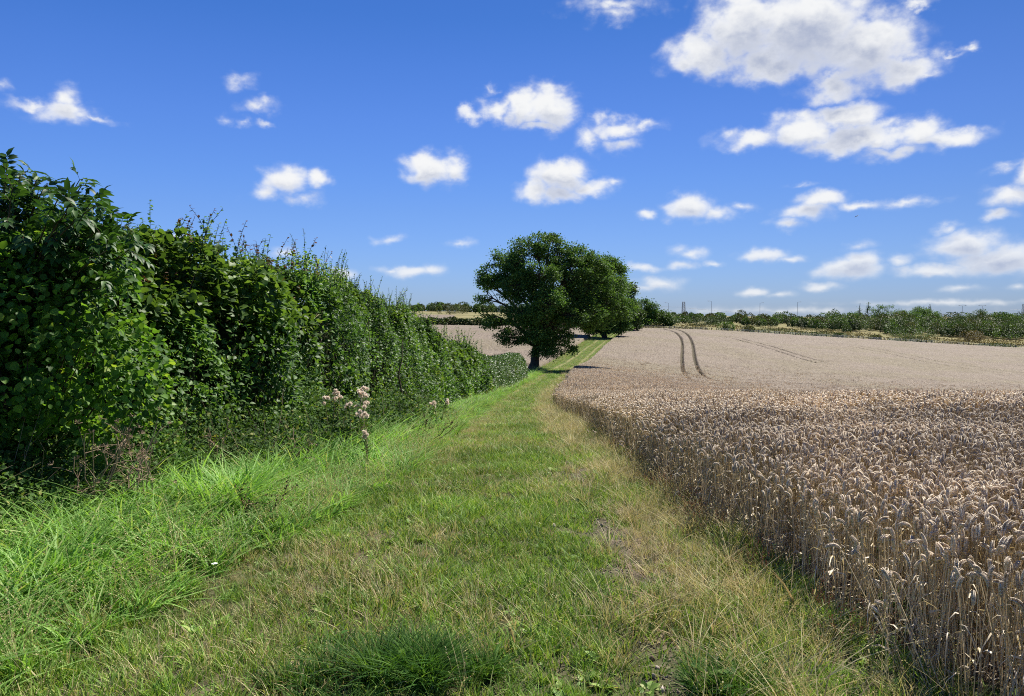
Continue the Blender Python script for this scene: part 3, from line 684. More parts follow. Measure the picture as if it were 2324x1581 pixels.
# left field edge
x, y = scatter_pts(rng, 86, 130, lambda v: leftF(v)-9, lambda v: leftF(v), 2.0); n = len(x)
pt = np.concatenate([a[0] for a in SP]); ro = np.concatenate([a[1] for a in SP]); sc = np.concatenate([np.broadcast_to(a[2], (len(a[0]),)) for a in SP]); ix = np.concatenate([a[3] for a in SP])
make_scatter('wheat_crop', W_near+W_mid+W_far, pt, ro, np.repeat(sc[:, None], 3, 1), ix, 'ripe wheat stalks with drooping ears crowding the near edge of the field', 'wheat')
print('wheat', len(pt))

# canopy of the field farther off, with real tractor tramlines pressed into it
def polydist(X, Y, pts):
    d = np.full(X.shape, 1e9)
    for (x0, y0), (x1, y1) in zip(pts[:-1], pts[1:]):
        vx, vy = x1-x0, y1-y0; L2 = vx*vx+vy*vy+1e-9
        t_ = np.clip(((X-x0)*vx+(Y-y0)*vy)/L2, 0, 1); d = np.minimum(d, np.hypot(X-x0-t_*vx, Y-y0-t_*vy))
    return d
def smoothpts(vp, n=40):
    w = np.array([hit(a, b_, .62, 45)[:2] for a, b_ in vp]); s = np.linspace(0, len(w)-1, n); 
    xs = np.interp(s, range(len(w)), w[:, 0]); ys = np.interp(s, range(len(w)), w[:, 1])
    for _ in range(3):
        xs[1:-1] = (xs[:-2]+2*xs[1:-1]+xs[2:])/4; ys[1:-1] = (ys[:-2]+2*ys[1:-1]+ys[2:])/4
    return list(zip(xs, ys))
TRAM = [
 ([(1503, 747), (1530, 753), (1545, 765), (1549, 785), (1547, 815), (1550, 842), (1560, 858), (1572, 864), (1590, 868)], .26, .62),
 ([(1520, 746), (1548, 751), (1565, 764), (1573, 785), (1576, 815), (1586, 842), (1600, 856), (1625, 866), (1690, 874)], .28, .62),
 ([(1552, 846), (1575, 852), (1592, 856)], .26, .5), ([(1588, 846), (1620, 853), (1680, 862), (1760, 868), (1900, 876)], .26, .5),
 ([(1630, 764), (1660, 768), (1690, 776), (1740, 790), (1790, 806), (1850, 824)], .26, .5), ([(1645, 764), (1675, 767), (1706, 775), (1758, 789), (1812, 806), (1870, 822)], .26, .5),
 ([(1870, 778), (1950, 790), (2030, 806), (2110, 824), (2200, 838), (2324, 852)], .25, .4), ([(1890, 778), (1970, 789), (2050, 804), (2135, 822), (2230, 836), (2330, 848)], .25, .4),
 ([(2110, 778), (2200, 787), (2300, 797)], .28, .4), ([(2130, 778), (2220, 786), (2320, 795)], .28, .4), ([(2230, 822), (2290, 829), (2330, 831)], .5, .3),
 ([(1425, 826), (1445, 829), (1460, 828)], .5, .25)]
def canopy(X, Y, left=False):
    g = gz(X, Y); h = .38+.22*np.clip((Y-22)/22, 0, 1)+.03*np.clip((Y-60)/50, 0, 1)
    p2 = np.stack([X, Y], -1)
    h = h+(vnoise(p2, 3.2, 5)-.5)*.10+(fbm(p2, .5, 8, 2)-.5)*.12+(np.random.default_rng(3).random(X.shape)-.5)*(.10+.10*np.clip((Y-60)/60, 0, 1))
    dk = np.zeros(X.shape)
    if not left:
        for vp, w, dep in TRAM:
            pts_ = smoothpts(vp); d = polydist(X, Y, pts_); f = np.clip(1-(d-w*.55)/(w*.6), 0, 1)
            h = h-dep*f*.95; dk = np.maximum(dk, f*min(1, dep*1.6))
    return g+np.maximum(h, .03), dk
m_canopy, t, o = new_mat('wheat_canopy')
geo = t.nodes.new('ShaderNodeNewGeometry'); pos = geo.outputs['Position']
n_a = NOISE(t, pos, 9, 5, .7); n_b = NOISE(t, pos, .05, 4, .6); n_c = NOISE(t, pos, 1.2, 4, .65)
c = ramp(t, n_a, [(.3, G(.055, .044, .033)), (.47, G(.18, .147, .11)), (.64, G(.37, .31, .245))])
c = MIX(t, SM(t, n_b, .42, .6, 0, .8), c, MIX(t, 1.0, c, (.92, .95, .82), 'MULTIPLY'))
c = MIX(t, SM(t, n_c, .4, .65, 0, .7), c, MIX(t, 1.0, c, (.70, .66, .64), 'MULTIPLY'))
c = MIX(t, SM(t, NOISE(t, pos, .22, 5, .65), .45, .68, 0, .6), c, MIX(t, 1.0, c, (.80, .77, .76), 'MULTIPLY'))
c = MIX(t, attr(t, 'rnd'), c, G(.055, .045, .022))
p = t.nodes.new('ShaderNodeBsdfPrincipled'); t.links.new(c, p.inputs['Base Color']); p.inputs['Roughness'].default_value = .8; p.inputs['Specular IOR Level'].default_value = .2
b = t.nodes.new('ShaderNodeBump'); b.inputs['Strength'].default_value = 1; b.inputs['Distance'].default_value = .08; t.links.new(n_a, b.inputs['Height']); t.links.new(b.outputs[0], p.inputs['Normal'])
t.links.new(p.outputs[0], o.inputs[0])
yc = np.exp(np.linspace(math.log(17), math.log(231), 800)); s = np.linspace(0, 1, 1000)
right = np.maximum(1.2*yc, 14)
e0 = edgeW(yc)+.3*np.clip((60-yc)/40, 0, 1)+.1+.05*np.sin(yc*3)
CX = e0[:, None]+(right-e0)[:, None]*(s**1.15)[None]; CY = np.repeat(yc[:, None], len(s), 1)+(vnoise(np.stack([CX, CX*0], -1), .3, 2)-.5)*.3
Z, dk = canopy(CX, CY)
Z[:, 0] = gz(CX[:, 0], CY[:, 0])-.05; CX[:, 0] -= .06
mb = MB(); mb.add(np.stack([CX, CY, Z], -1), None, gridF(*CX.shape), dk.ravel())
tag(mb.build('wheat_field', m_canopy), 'broad ripe wheat field with curving tractor tramlines running down the far slope', 'wheat field', kind='stuff')
yc = np.exp(np.linspace(math.log(95), math.log(229), 300)); s = np.linspace(0, 1, 260)
e0 = leftF(yc)-.3; lf = -.28*yc-6
CX = e0[:, None]+(lf-e0)[:, None]*s[None]; CY = np.repeat(yc[:, None], len(s), 1)
Z, dk = canopy(CX, CY, True)
d2 = polydist(CX, CY, smoothpts([(1110, 780), (1160, 772), (1230, 768)])); Z -= np.clip(1-d2/.35, 0, 1)*.45
Z[0, :] = gz(CX[0, :], CY[0, :])-.05
Z[:, 0] = gz(CX[:, 0], CY[:, 0])-.05
mb = MB(); mb.add(np.stack([CX, CY, Z], -1), None, gridF(*CX.shape), dk.ravel())
tag(mb.build('left_wheat_field', m_canopy), 'pale ripe wheat field seen behind the hedge and the oak trunk', 'wheat field', kind='stuff')

# ------------------------------------------------------------------ hedge
hedgeH = curve([(-3, 2.4), (3, 2.4), (8, 2.45), (10, 2.64), (13, 2.86), (18, 3.02), (24, 3.2), (27, 2.95), (30, 2.65), (38, 2.5), (41, 2.35), (43, 2.2), (46, 2.15), (50, 2.15), (60, 2.2), (70, 2.3)])
def hedge_surface(y, th, depth, bump=1.0, seed=0):
    """th 0 = foot of the track side, pi/2 = top, more = down the back"""
    h = hedgeH(y)*(1+(.13*bump if bump > .5 else .04)*(fbm(np.stack([y, y*0], -1), .75, 88, 2)-.5)*2); xf = hedgeF(y)+(.5*(fbm(np.stack([y, y*0+3], -1), .6, 19, 2)-.5) if bump > .5 else 0); c_ = np.cos(th); s_ = np.sin(th)
    ex = np.sign(c_)*np.abs(c_)**.8; ez = np.abs(s_)**.75
    q = np.stack([y, th*1.4, y*0], -1)
    rr = 1+bump*((fbm(q, .8, 61+seed, 3)-.5)*.55+(vnoise(q, 2.6, 9+seed)-.5)*.18)
    halfw = 1.15
    k = rr-depth
    x = (xf-halfw)+halfw*ex*(1+(k-1)*1.0); z = h*ez*(1+(k-1)*.55)
    n = np.stack([ex, np.zeros_like(ex), ez*.9+.15], -1)
    return np.stack([x, y, gz(x, y)*0+gz(xf-.6, y)+z], -1), unit(n)
def hedge_section(name, y0, y1, ncount, size, kind, mat, label, cat='hedge', bump=1.0, shoots=0, redtips=False, seed=0, stems=60, thmax=2.3):
    r = np.random.default_rng(500+seed)
    root = empty(name, (float(hedgeF((y0+y1)/2)-1), (y0+y1)/2, float(gz(hedgeF((y0+y1)/2)-1, (y0+y1)/2))))
    mb = MB()
    y = np.exp(r.uniform(math.log(y0), math.log(y1), ncount)) if y1/y0 < 6 else r.uniform(y0, y1, ncount)
    th = r.uniform(.02, thmax, ncount)**1.0
    dp = r.exponential(.07, ncount)*np.where(r.random(ncount) < .35, 3.2, 1)
    P_, Nn = hedge_surface(y, th, dp, bump, 0)
    # sparser in pockets so that dark holes open between the sprays
    hole = fbm(P_*np.array([1, 1, 1.3]), 1.6 if y1 < 40 else .9, 71, 3)
    keep = (hole > (.45 if bump > .5 else .38)) | (dp > .22) | (r.random(ncount) < .25); P_ = P_[keep]; Nn = Nn[keep]; n = len(P_)
    P_ = P_+(fbm(P_, 5, 91, 2)-.5)[:, None]*Nn*.22*min(bump, 1)
    d = unit(Nn*.5+randdir(r, n)*.75+np.array([0, 0, -.30])); nn = unit(Nn*.8+randdir(r, n)*.65+np.array([0, 0, .5]))
    sz0 = size*r.uniform(.45, 1.4, n)*(P_[:, 1]/y0)**(.55 if y1/y0 > 1.5 else 0)
    sp = fbm(P_*np.array([1, .7, .8]), .62, 141, 2) if bump > .5 else np.zeros(n)      # bramble and hazel growing through the hedge
    kA = sp < .60; kB = ~kA
    rv = np.clip(r.random(n)*.75+.9*(fbm(P_, .9, 151, 2)-.42), 0, 1)
    leaves(mb, P_[kA], d[kA], nn[kA], sz0[kA], kind, rv[kA])
    if kB.any(): leaves(mb, P_[kB], d[kB], nn[kB], sz0[kB]*1.25, 'round' if y1 < 30 else kind, np.clip(rv[kB]*.8+.12, 0, 1), 2)
    # upright shoots breaking the top line
    tw = MB()
    for i in range(shoots):
        ys = r.uniform(y0, y1); tt = r.uniform(.75, 1.75); p0, _ = hedge_surface(np.array([ys]), np.array([tt]), np.array([.1]), bump, 0); p0 = p0[0]
        L = r.uniform(.15, .52)*(1+ys/40) if bump > .5 else r.uniform(.08, .2); ln = r.normal(0, .18, 2); s_ = np.linspace(0, 1, 5)
        pts = p0+np.stack([ln[0]*s_*s_*L, ln[1]*s_*s_*L, L*s_*1.05], -1); tube(tw, pts, np.linspace(.005, .002, 5)*(1+ys/40), 3)
        m_ = int(r.integers(20, 34)); u = np.linspace(-.2, 1, m_); pp = np.stack([np.interp(u, s_, pts[:, k]) for k in range(3)], -1)
        dd = randdir(r, m_)*np.array([1, 1, .4])+np.array([0, 0, .15]); sz = size*(1.35-.7*u)*(ys/y0)**.5
        red = redtips and r.random() < .55
        kk = u < .75 if red else u < 2
        leaves(mb, pp[kk], dd[kk], np.tile([0, 0, 1.0], (kk.sum(), 1))+.3*r.normal(size=(kk.sum(), 3)), sz[kk], kind, r.random(kk.sum()))
        if red: leaves(mb, pp[~kk], dd[~kk], np.tile([0, 0, 1.0], ((~kk).sum(), 1))+.3*r.normal(size=((~kk).sum(), 3)), sz[~kk], kind, r.random((~kk).sum()), 1)
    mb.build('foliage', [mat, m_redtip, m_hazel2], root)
    for i in range(stems):
        ys = r.uniform(y0, y1); x0 = float(hedgeF(ys))-.9+r.normal(0, .25); h = float(hedgeH(ys))*r.uniform(.55, .8); s_ = np.linspace(0, 1, 6)
        b0 = np.array([x0, ys, float(gz(x0, ys))-.05]); e = np.array([r.normal(.1, .2), r.normal(0, .25), h]); wv = r.normal(0, .04, (6, 3))
        tube(tw, b0+e*s_[:, None]+wv, np.linspace(.025, .006, 6)*r.uniform(.7, 1.4), 5)
    # inner sheet, coloured near black to stand for shade in the hedge gaps
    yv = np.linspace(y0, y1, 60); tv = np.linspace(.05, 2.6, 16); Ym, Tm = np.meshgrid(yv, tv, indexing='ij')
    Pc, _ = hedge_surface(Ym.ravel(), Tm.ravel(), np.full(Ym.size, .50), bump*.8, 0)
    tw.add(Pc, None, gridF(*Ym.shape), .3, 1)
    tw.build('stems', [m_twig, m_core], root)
    return tag(root, label, cat)
hedge_section('hedge', 4.6, 13, 80000, .046, 'ovate', m_hedge, 'tall untrimmed hedge of small glossy leaves with red shoot tips, right of the elder', shoots=230, redtips=True, seed=1)
hedge_section('hedge', 13, 24, 60000, .052, 'ovate', m_hedge, 'overgrown dark green hedge behind the thistle down, mid way along the track', shoots=190, seed=2)
hedge_section('hedge', 24, 42, 60000, .085, 'simple', m_hedge, 'bushy stretch of hedge just before the low trimmed hedge', shoots=130, seed=3, stems=40)
hedge_section('trimmed_hedge', 41.5, 66, 50000, .08, 'simple', m_trim, 'low neatly trimmed rounded hedge ending at the oak trunk', bump=.3, shoots=14, seed=4, stems=20)

# hazel bush: big rounded light leaves, near left
def blob_leaves(mb, r, c_, rad, n, size, kind, down=-.25, inner=.25, holes=.42, hs=2.0, mat=0):
    d = randdir(r, n); k = 1-r.exponential(inner*.35, n); P_ = np.array(c_)+d*np.array(rad)*(k*(.86+.3*fbm(d*1.5, 1.4, 33, 3)))[:, None]
    keep = (fbm(P_, hs, 12, 3) > holes) | (r.random(n) < .25); P_ = P_[keep]; d = d[keep]; m_ = len(P_)
    leaves(mb, P_, unit(d*.6+randdir(r, m_)*.6+np.array([0, 0, down])), unit(d*.6+np.array([0, -.15, .55])+randdir(r, m_)*.6), size*r.uniform(.55, 1.25, m_), kind, r.random(m_), mat)
r = np.random.default_rng(91)
root = empty('hazel_bush', (-3.7, 6.0, float(gz(-3.7, 6))))
mb = MB()
for c_, rad, n in [((-4.05, 6.2, 1.4), (1.0, .75, .85), 2300), ((-3.6, 6.4, 1.8), (.55, .5, .5), 800), ((-3.4, 6.5, 1.1), (.55, .55, .55), 900), ((-4.5, 6.0, .85), (.9, .6, .6), 900), ((-3.6, 6.3, .65), (.45, .4, .35), 420), ((-4.7, 6.1, 1.9), (.6, .5, .35), 600)]:
    blob_leaves(mb, r, c_, rad, int(n*1.75), .060, 'round', holes=.40, hs=2.4)
mb.build('foliage', m_hazel, root)
tw = MB()
for i in range(34):
    a = r.random()*6.283; s_ = np.linspace(0, 1, 7); e = np.array([math.cos(a)*r.uniform(.2, .9), math.sin(a)*r.uniform(.2, .7), r.uniform(.9, 1.9)])
    tube(tw, np.array([-4.0, 6.4, 0])+e*s_[:, None]+np.array([1, 0, 0])*(math.cos(a)*.2*s_**2)[:, None]+r.normal(0, .02, (7, 3)), np.linspace(.014, .003, 7), 5)
tw.build('stems', m_twig, root)
tag(root, 'hazel bush with broad rounded light green leaves at the left edge, below the elder', 'bush')

# elder: pinnate leaves arching against the sky
r = np.random.default_rng(17)
root = empty('elder_bush', (-4.4, 6.9, float(gz(-4.4, 6.9))))
mb = MB(); tw = MB()
targets = []
for vx, vy in [(10, 372), (60, 385), (110, 395), (180, 398), (140, 430), (95, 420), (215, 452), (250, 480), (275, 505), (305, 535), (230, 500), (190, 470), (260, 560), (285, 545), (215, 580), (160, 500), (120, 480), (70, 440), (30, 420), (20, 470), (90, 530), (180, 540), (240, 620), (130, 560), (50, 500), (205, 525), (165, 455)]:
    for q in range(2):
        dd = vdir(vx-6+r.normal(0, 10), vy+10+abs(r.normal(0, 16))*q); Y_ = 6.3+r.normal(0, .3); targets.append(np.array([dd[0], dd[1], dd[2]])*Y_/dd[1]+np.array([0, 0, EYE]))
for i in range(40):
    targets.append(np.array([-4.4, 6.7, 1.9])+randdir(r, 1)[0]*np.array([1.0, .7, .75]))
for tg in targets:
    b0 = np.array([-4.5+r.normal(0, .12), 6.9+r.normal(0, .12), r.uniform(.6, 1.3)]); s_ = np.linspace(0, 1, 9)
    mid = (b0+tg)/2+np.array([0, 0, .35]); pts = ((1-s_)**2)[:, None]*b0+(2*s_*(1-s_))[:, None]*mid+(s_**2)[:, None]*tg
    tube(tw, pts, np.linspace(.014, .0035, 9), 5)
    tan = unit(pts[-1]-pts[-2]); nl = 7
    for k in range(nl):
        u = 1-k*.09; q = np.array([np.interp(u, s_, pts[:, j]) for j in range(3)])
        for sg in (1, -1):
            a = r.random()*6.283
            hd = unit(np.cross(tan, [math.cos(a), math.sin(a), .3])*sg*.9+tan*.6+np.array([0, 0, .25])); L = r.uniform(.12, .19)
            s2 = np.linspace(0, 1, 5); rach = q+hd*L*s2[:, None]+np.array([0, 0, -1])*(.28*L*s2**2)[:, None]; tube(tw, rach, .0016, 3)
            sd2 = unit(np.cross(hd, [0, 0, 1.0])); up2 = np.cross(sd2, hd)
            pp = []; di = []; si = []
            for uu in (.35, .65, .95):
                pc = np.array([np.interp(uu, s2, rach[:, j]) for j in range(3)])
                for s3 in (1, -1): pp.append(pc); di.append(sd2*s3*.9+hd*.75+np.array([0, 0, -.35])); si.append(.07)
            pp.append(rach[-1]); di.append(hd+np.array([0, 0, -.5])); si.append(.08)
            m_ = len(pp); leaves(mb, np.array(pp), np.array(di)+.12*r.normal(size=(m_, 3)), np.tile(up2, (m_, 1))+.25*r.normal(size=(m_, 3)), np.array(si)*r.uniform(.8, 1.2, m_)*1.2, 'leaflet', r.random(m_))
mb.build('foliage', m_elder, root); tw.build('stems', m_twig, root)
tag(root, 'elder bush with dark pinnate leaves arching against the sky, top left corner', 'bush')

# ------------------------------------------------------------------ undergrowth at the hedge foot
r = np.random.default_rng(33)
mb = MB(); n = 56000
y = np.exp(r.uniform(math.log(3.5), math.log(22), n)); q = np.stack([y*1.0, y*0], -1)
w = .55+.6*fbm(q, .9, 44, 2); u = r.random(n); x = hedgeF(y)-.25+w*u*1.25
top = (.85-.6*u)*(.55+.9*fbm(np.stack([x, y], -1), 1.1, 46, 3)); z = top*(1-r.exponential(.22, n)); z = np.maximum(z, .03)
P_ = np.stack([x, y, gz(x, y)+z], -1); keep = inview(x, y, .1); P_ = P_[keep]; m_ = len(P_)
leaves(mb, P_, unit(randdir(r, m_)+np.array([.4, -.2, .1])), unit(randdir(r, m_)*.6+np.array([.3, -.2, .8])), .042*r.uniform(.4, 1.3, m_)*(P_[:, 1]/6)**.4, 'ovate', r.random(m_))
for i in range(260):   # bramble stems and dry bents poking out
    yy = math.exp(r.uniform(math.log(4), math.log(20))); xx = float(hedgeF(yy))+r.uniform(-.1, .7); b0 = np.array([xx, yy, float(gz(xx, yy))]); s_ = np.linspace(0, 1, 6)
    e = np.array([r.normal(.1, .2), r.normal(0, .2), r.uniform(.35, .95)]); tube(mb, b0+e*s_[:, None]+np.array([1, 0, -.5])*(r.normal(0, .2)*s_**2)[:, None], np.linspace(.004, .0015, 6), 3, mat=1)
tag(mb.build('undergrowth', [m_under, m_dead]), 'tangle of brambles, nettles and dry stems along the foot of the hedge', 'undergrowth', kind='stuff')

# creeping thistles gone to seed
def thistle(vx, vy, d, heads, H, label, seed, spread=.25):
    r = np.random.default_rng(seed); dd = vdir(vx, vy); tp = np.array([dd[0], dd[1], dd[2]])*d/dd[1]+np.array([0, 0, EYE])
    g = float(gz(tp[0], tp[1])); root = empty('thistle', (tp[0], tp[1], g)); st = MB(); lf = MB(); FL = []
    for i in range(heads):
        e = tp+np.array([r.normal(0, spread), r.normal(0, .12), r.normal(0, .07)]); b0 = np.array([tp[0]+r.normal(0, .05), tp[1]+r.normal(0, .05), g]); s_ = np.linspace(0, 1, 7)
        pts = b0+(e-b0)*s_[:, None]+np.array([0, 0, .1])*np.sin(s_*3.14)[:, None]; tube(st, pts, np.linspace(.006, .0025, 7), 4)
        m_ = 16; u = r.uniform(.2, .92, m_); pp = np.stack([np.interp(u, s_, pts[:, k]) for k in range(3)], -1)
        leaves(lf, pp, randdir(r, m_)*np.array([1, 1, .5])+np.array([0, 0, .3]), np.tile([0, 0, 1.0], (m_, 1))+.4*r.normal(size=(m_, 3)), r.uniform(.05, .12, m_), 'lance', r.random(m_))
        for k in range(int(r.integers(2, 5))):
            hc = e+r.normal(0, .026, 3); n_ = 90; dv = randdir(r, n_); fl = MB(); FL.append(fl)
            leaves(fl, hc+dv*.004, dv, randdir(r, n_), r.uniform(.020, .034, n_), 'lance', r.random(n_))
    st.build('stem', m_dead, root); lf.build('foliage', m_under, root); [q.build('seed_head', m_fluff, root) for q in FL]
    return tag(root, label, 'thistle', 'thistles gone to seed at the foot of the hedge')
thistle(757, 893, 10.4, 4, .8, 'leftmost tall thistle with fluffy pinkish seed heads in front of the dark hedge', 1, .05)
thistle(787, 908, 10.3, 3, .7, 'thistle with fluffy seed heads in the middle of the tallest seeding cluster', 2, .08)
thistle(814, 893, 10.6, 5, .8, 'thistle with the biggest pale downy tuft, right side of the tallest cluster', 3, .05)
thistle(832, 966, 8.9, 3, .3, 'low thistle with pale down sunk in the lush grass below the tall cluster', 4, .05)
thistle(993, 912, 14.5, 3, .6, 'small downy thistle farther along the hedge beside dry brown stalks', 5, .09)

# dead umbellifer stalks
def deadplant(name, vx, vy, d, H, nst, label, cat, seed, mat=m_dead, lean=.2, spread=.1, umb=True):
    r = np.random.default_rng(seed); dd = vdir(vx, vy); b = np.array([dd[0], dd[1], dd[2]])*d/dd[1]; x0, y0 = b[0], b[1]; g = float(gz(x0, y0))
    root = empty(name, (x0, y0, g)); st = MB(); hd = st
    for i in range(nst):
        s_ = np.linspace(0, 1, 8); e = np.array([r.normal(lean, .22), r.normal(0, .15), H*r.uniform(.7, 1.05)]); b0 = np.array([x0+r.normal(0, spread), y0+r.normal(0, spread), g-.02])
        pts = b0+e*s_[:, None]+r.normal(0, .012, (8, 3)); tube(st, pts, np.linspace(.006, .003, 8), 4)
        for k in range(4):
            u = r.uniform(.45, .95); q = np.array([np.interp(u, s_, pts[:, j]) for j in range(3)]); L = r.uniform(.08, .22); dv = unit(randdir(r, 1)[0]+np.array([0, 0, .7]))
            tube(st, np.array([q, q+dv*L*.6, q+dv*L+np.array([0, 0, -.02])]), [.003, .002, .0015], 3)
            if umb:
                for w_ in range(9):
                    dr = unit(dv+.8*r.normal(size=3)); tube(hd, np.array([q+dv*L, q+dv*L+dr*.035]), [.001, .003], 3)
            else:
                for w_ in range(14):
                    qq = q+dv*L*r.random(); leaves(hd, qq[None], randdir(r, 1), randdir(r, 1), .018, 'simple', r.random(1))
    st.build('stem', mat, root)
    return tag(root, label, cat)
m_darkst = plain('dark_dock', G(.05, .025, .018), G(.11, .055, .035), 15, .9)
deadplant('dead_hogweed', 190, 1010, 5.9, .85, 9, 'bunch of dry brown branching stalks leaning in front of the hazel', 'dead plant', 71, lean=.32)
deadplant('dead_hogweed', 260, 1000, 5.9, .8, 7, 'tangle of pale brown dead stalks right of the hazel leaves', 'dead plant', 72, lean=.15)
deadplant('dock_stalk', 590, 1165, 5.8, .42, 3, 'dark rust brown dock stalk standing alone in the lush grass', 'dock', 73, m_darkst, .03, .01, False)
deadplant('dock_stalk', 955, 945, 12.0, .55, 5, 'brown dock stalks beside the small far thistle', 'dock', 74, m_darkst, .05, .05, False)
deadplant('dead_bent', 480, 985, 7.6, .7, 3, 'thin reddish dry stem rising from brambles left of the thistles', 'dead plant', 75, m_dead, .12, .1, False)
deadplant('dead_bent', 640, 960, 8.4, .6, 4, 'thin straw coloured bents just left of the tall thistles', 'dead plant', 76, m_dead, .1, .1, False)

# big dark tussocks
def tussock(vx, vy, rad, h, n, label, seed):
    p0 = hit(vx, vy, .02); mb = MB(); r = np.random.default_rng(seed)
    sub = max(5, int(rad*40))
    for i in range(sub):
        a = r.random()*6.283; q = rad*r.random()**.7; m1 = MB()
        hq = h*(1.15-.75*q/rad)
        blades(m1, r, n//sub, .06, hq*.5, hq*1.25, .0072, 1.0, 5, spread=1.25)
        V = np.concatenate(m1.V)+np.array([q*math.cos(a), q*math.sin(a)*.8, 0]); mb.add(V, np.concatenate(m1.F[3]), np.concatenate(m1.F[4]), np.concatenate(m1.R))
    for i in range(5):
        a = r.random()*6.283; q = rad*.8*r.random(); leaves(mb, np.array([[q*math.cos(a), q*math.sin(a), h*.45]]), randdir(r, 1)*[1, 1, .3], np.array([[0, 0, 1.0]])+.3*randdir(r, 1), .045, 'round', r.random(1))
    o = mb.build('grass_tussock', m_tuss); o.location = (p0[0], p0[1], p0[2]+.005)
    tag(o, label, 'grass tussock', 'dark grass tussocks on the track')
tussock(890, 1540, .50, .22, 3600, 'large dark green tussock at the bottom of the picture, on the track', 1)
tussock(850, 1130, .20, .20, 700, 'small dark green tussock at the edge of the lush verge', 2)
tussock(1330, 1150, .14, .10, 350, 'small tussock beside the bare rut, at the foot of the wheat side', 3)
tussock(1640, 1570, .22, .20, 900, 'coarse tussock in the bottom right, next to bare soil', 4)

# reddish weeds under the wheat edge
SP = []; T_red = templ(lambda mb, r: (blades(mb, r, 16, .05, .08, .22, .003, .4, 3, spread=.7, seeds=16)), 4, 'red_weed', m_red)
r = np.random.default_rng(5); x, y = scatter_pts(r, 2.2, 13, lambda v: edgeW(v)-.14, lambda v: edgeW(v)+.16, 40); k = fbm(np.stack([x, y], -1), 1.0, 66, 2) > .47; x = x[k]; y = y[k]; n = len(x)
make_scatter('red_weeds', T_red, np.stack([x, y, gz(x, y)], -1), np.stack([r.normal(0, .2, n), r.normal(0, .2, n), r.random(n)*6.28], -1), np.repeat(r.uniform(.7, 1.3, n)[:, None], 3, 1), r.integers(0, 4, n), 'low reddish brown weeds along the foot of the wheat', 'weeds')

# tiny white flowers
def flower(vx, vy, h, label, seed, s=.016):
    p0 = hit(vx, vy, h); r = np.random.default_rng(seed); root = empty('white_flower', tuple(p0)); st = MB(); pe = MB()
    tube(st, np.array([p0, p0+[.005, 0, h*.5], p0+[0, 0, h]]), .0015, 4)
    n_ = 12; a = np.arange(n_)/n_*6.283; d = np.stack([np.cos(a), np.sin(a), .25+0*a], -1); leaves(pe, np.tile(p0+[0, 0, h], (n_, 1)), d, np.tile([0, 0, 1.0], (n_, 1)), s, 'ovate', r.random(n_))
    st.build('stem', m_tuss, root); pe.build('petals', m_white, root); tag(root, label, 'flower')
flower(487, 1281, .16, 'single white flower in the grass at lower left', 1, .02)
flower(424, 1016, .38, 'white bindweed flower at the foot of the hedge', 2, .035)

# ------------------------------------------------------------------ trees
def clump_tree(lobes, base, r, leafsize, per, crad, trunk_r, name, m_leaf, label, cat, fork=.35, nsub=3, group=None, kind='simple', dens=1.0, at=None, gap=2, gapx=1e9):
    """lobes: (x,y,z,rx,ry,rz). clumps of leaves sit on the outer part of each lobe, limbs reach every lobe"""
    root = empty(name, tuple(base)); lf = MB(); tk = MB(); base = np.array(base, float)
    zs = [l[2] for l in lobes]; zf = base[2]+(min(zs)-base[2])*.75+.2*(max(zs)-min(zs))*fork
    cx = np.mean([l[0] for l in lobes]); cyy = np.mean([l[1] for l in lobes])
    zt_ = base[2]+(max(zs)-base[2])*.78
    lead = np.array([base[0]+(cx-base[0])*.6, base[1]+(cyy-base[1])*.5, zt_]); s_ = np.linspace(0, 1, 11)
    pts = base+(lead-base)*s_[:, None]+r.normal(0, trunk_r*.22, (11, 3))*np.clip(s_*2, 0, 1)[:, None]; pts[0, 2] -= .3
    lead_r = trunk_r*np.array([1.5, 1.05, .96, .88, .76, .64, .52, .42, .33, .24, .14]); tube(tk, pts, lead_r, 12)
    for (lx, ly, lz, rx, ry, rz) in lobes:
        c_ = np.array([lx, ly, lz]); s_ = np.linspace(0, 1, 9); f0 = np.clip((lz-base[2])/(zt_-base[2])*r.uniform(.45, .7), .24, .85)
        top = np.array([np.interp(f0, np.linspace(0, 1, 11), pts[:, k]) for k in range(3)]); tr0 = float(np.interp(f0, np.linspace(0, 1, 11), lead_r))*.72; midp = top*.5+c_*.5+np.array([0, 0, .14*abs(lx-top[0])])
        L = ((1-s_)**2)[:, None]*top+(2*s_*(1-s_))[:, None]*midp+(s_**2)[:, None]*c_; L[1:] += np.cumsum(r.normal(0, .035*trunk_r*3, (8, 3)), 0)
        tube(tk, L, np.linspace(tr0, trunk_r*.10, 9), 7)
        vol = (rx*ry*rz)**(2/3); nc = max(4, int(dens*2.1*vol/(crad**2)))
        for i in range(nc):
            d = randdir(r, 1)[0]; k = r.uniform(.55, 1.0); cc = c_+d*np.array([rx, ry, rz])*k*.92
            if lx < gapx and vnoise(np.array([[cc[0], cc[1]*.35, cc[2]]]), .55, 23)[0] > gap: continue
            b0 = L[int(r.integers(5, 9))]; mid = (b0+cc)/2+r.normal(0, .12*crad, 3); tube(tk, np.array([b0, mid, cc]), trunk_r*np.array([.12, .07, .02]), 4)
            n_ = int(per*r.uniform(.5, 1.5)); dd = randdir(r, n_); cr = crad*r.uniform(.6, 1.5)
            Pp = cc+np.clip(r.normal(0, .5, (n_, 3)), -1.3, 1.3)*np.array([1, 1, .6])*cr; dd = unit(Pp-cc+.3*dd)
            leaves(lf, Pp, unit(dd+.7*randdir(r, n_)), unit(dd*.4+np.array([0, 0, .8])+.7*randdir(r, n_)), leafsize*r.uniform(.6, 1.3, n_), kind, r.random(n_))
    lf.build('crown', m_leaf, root); tk.build('trunk', m_bark, root, smooth=True)
    return tag(root, label, cat, group)
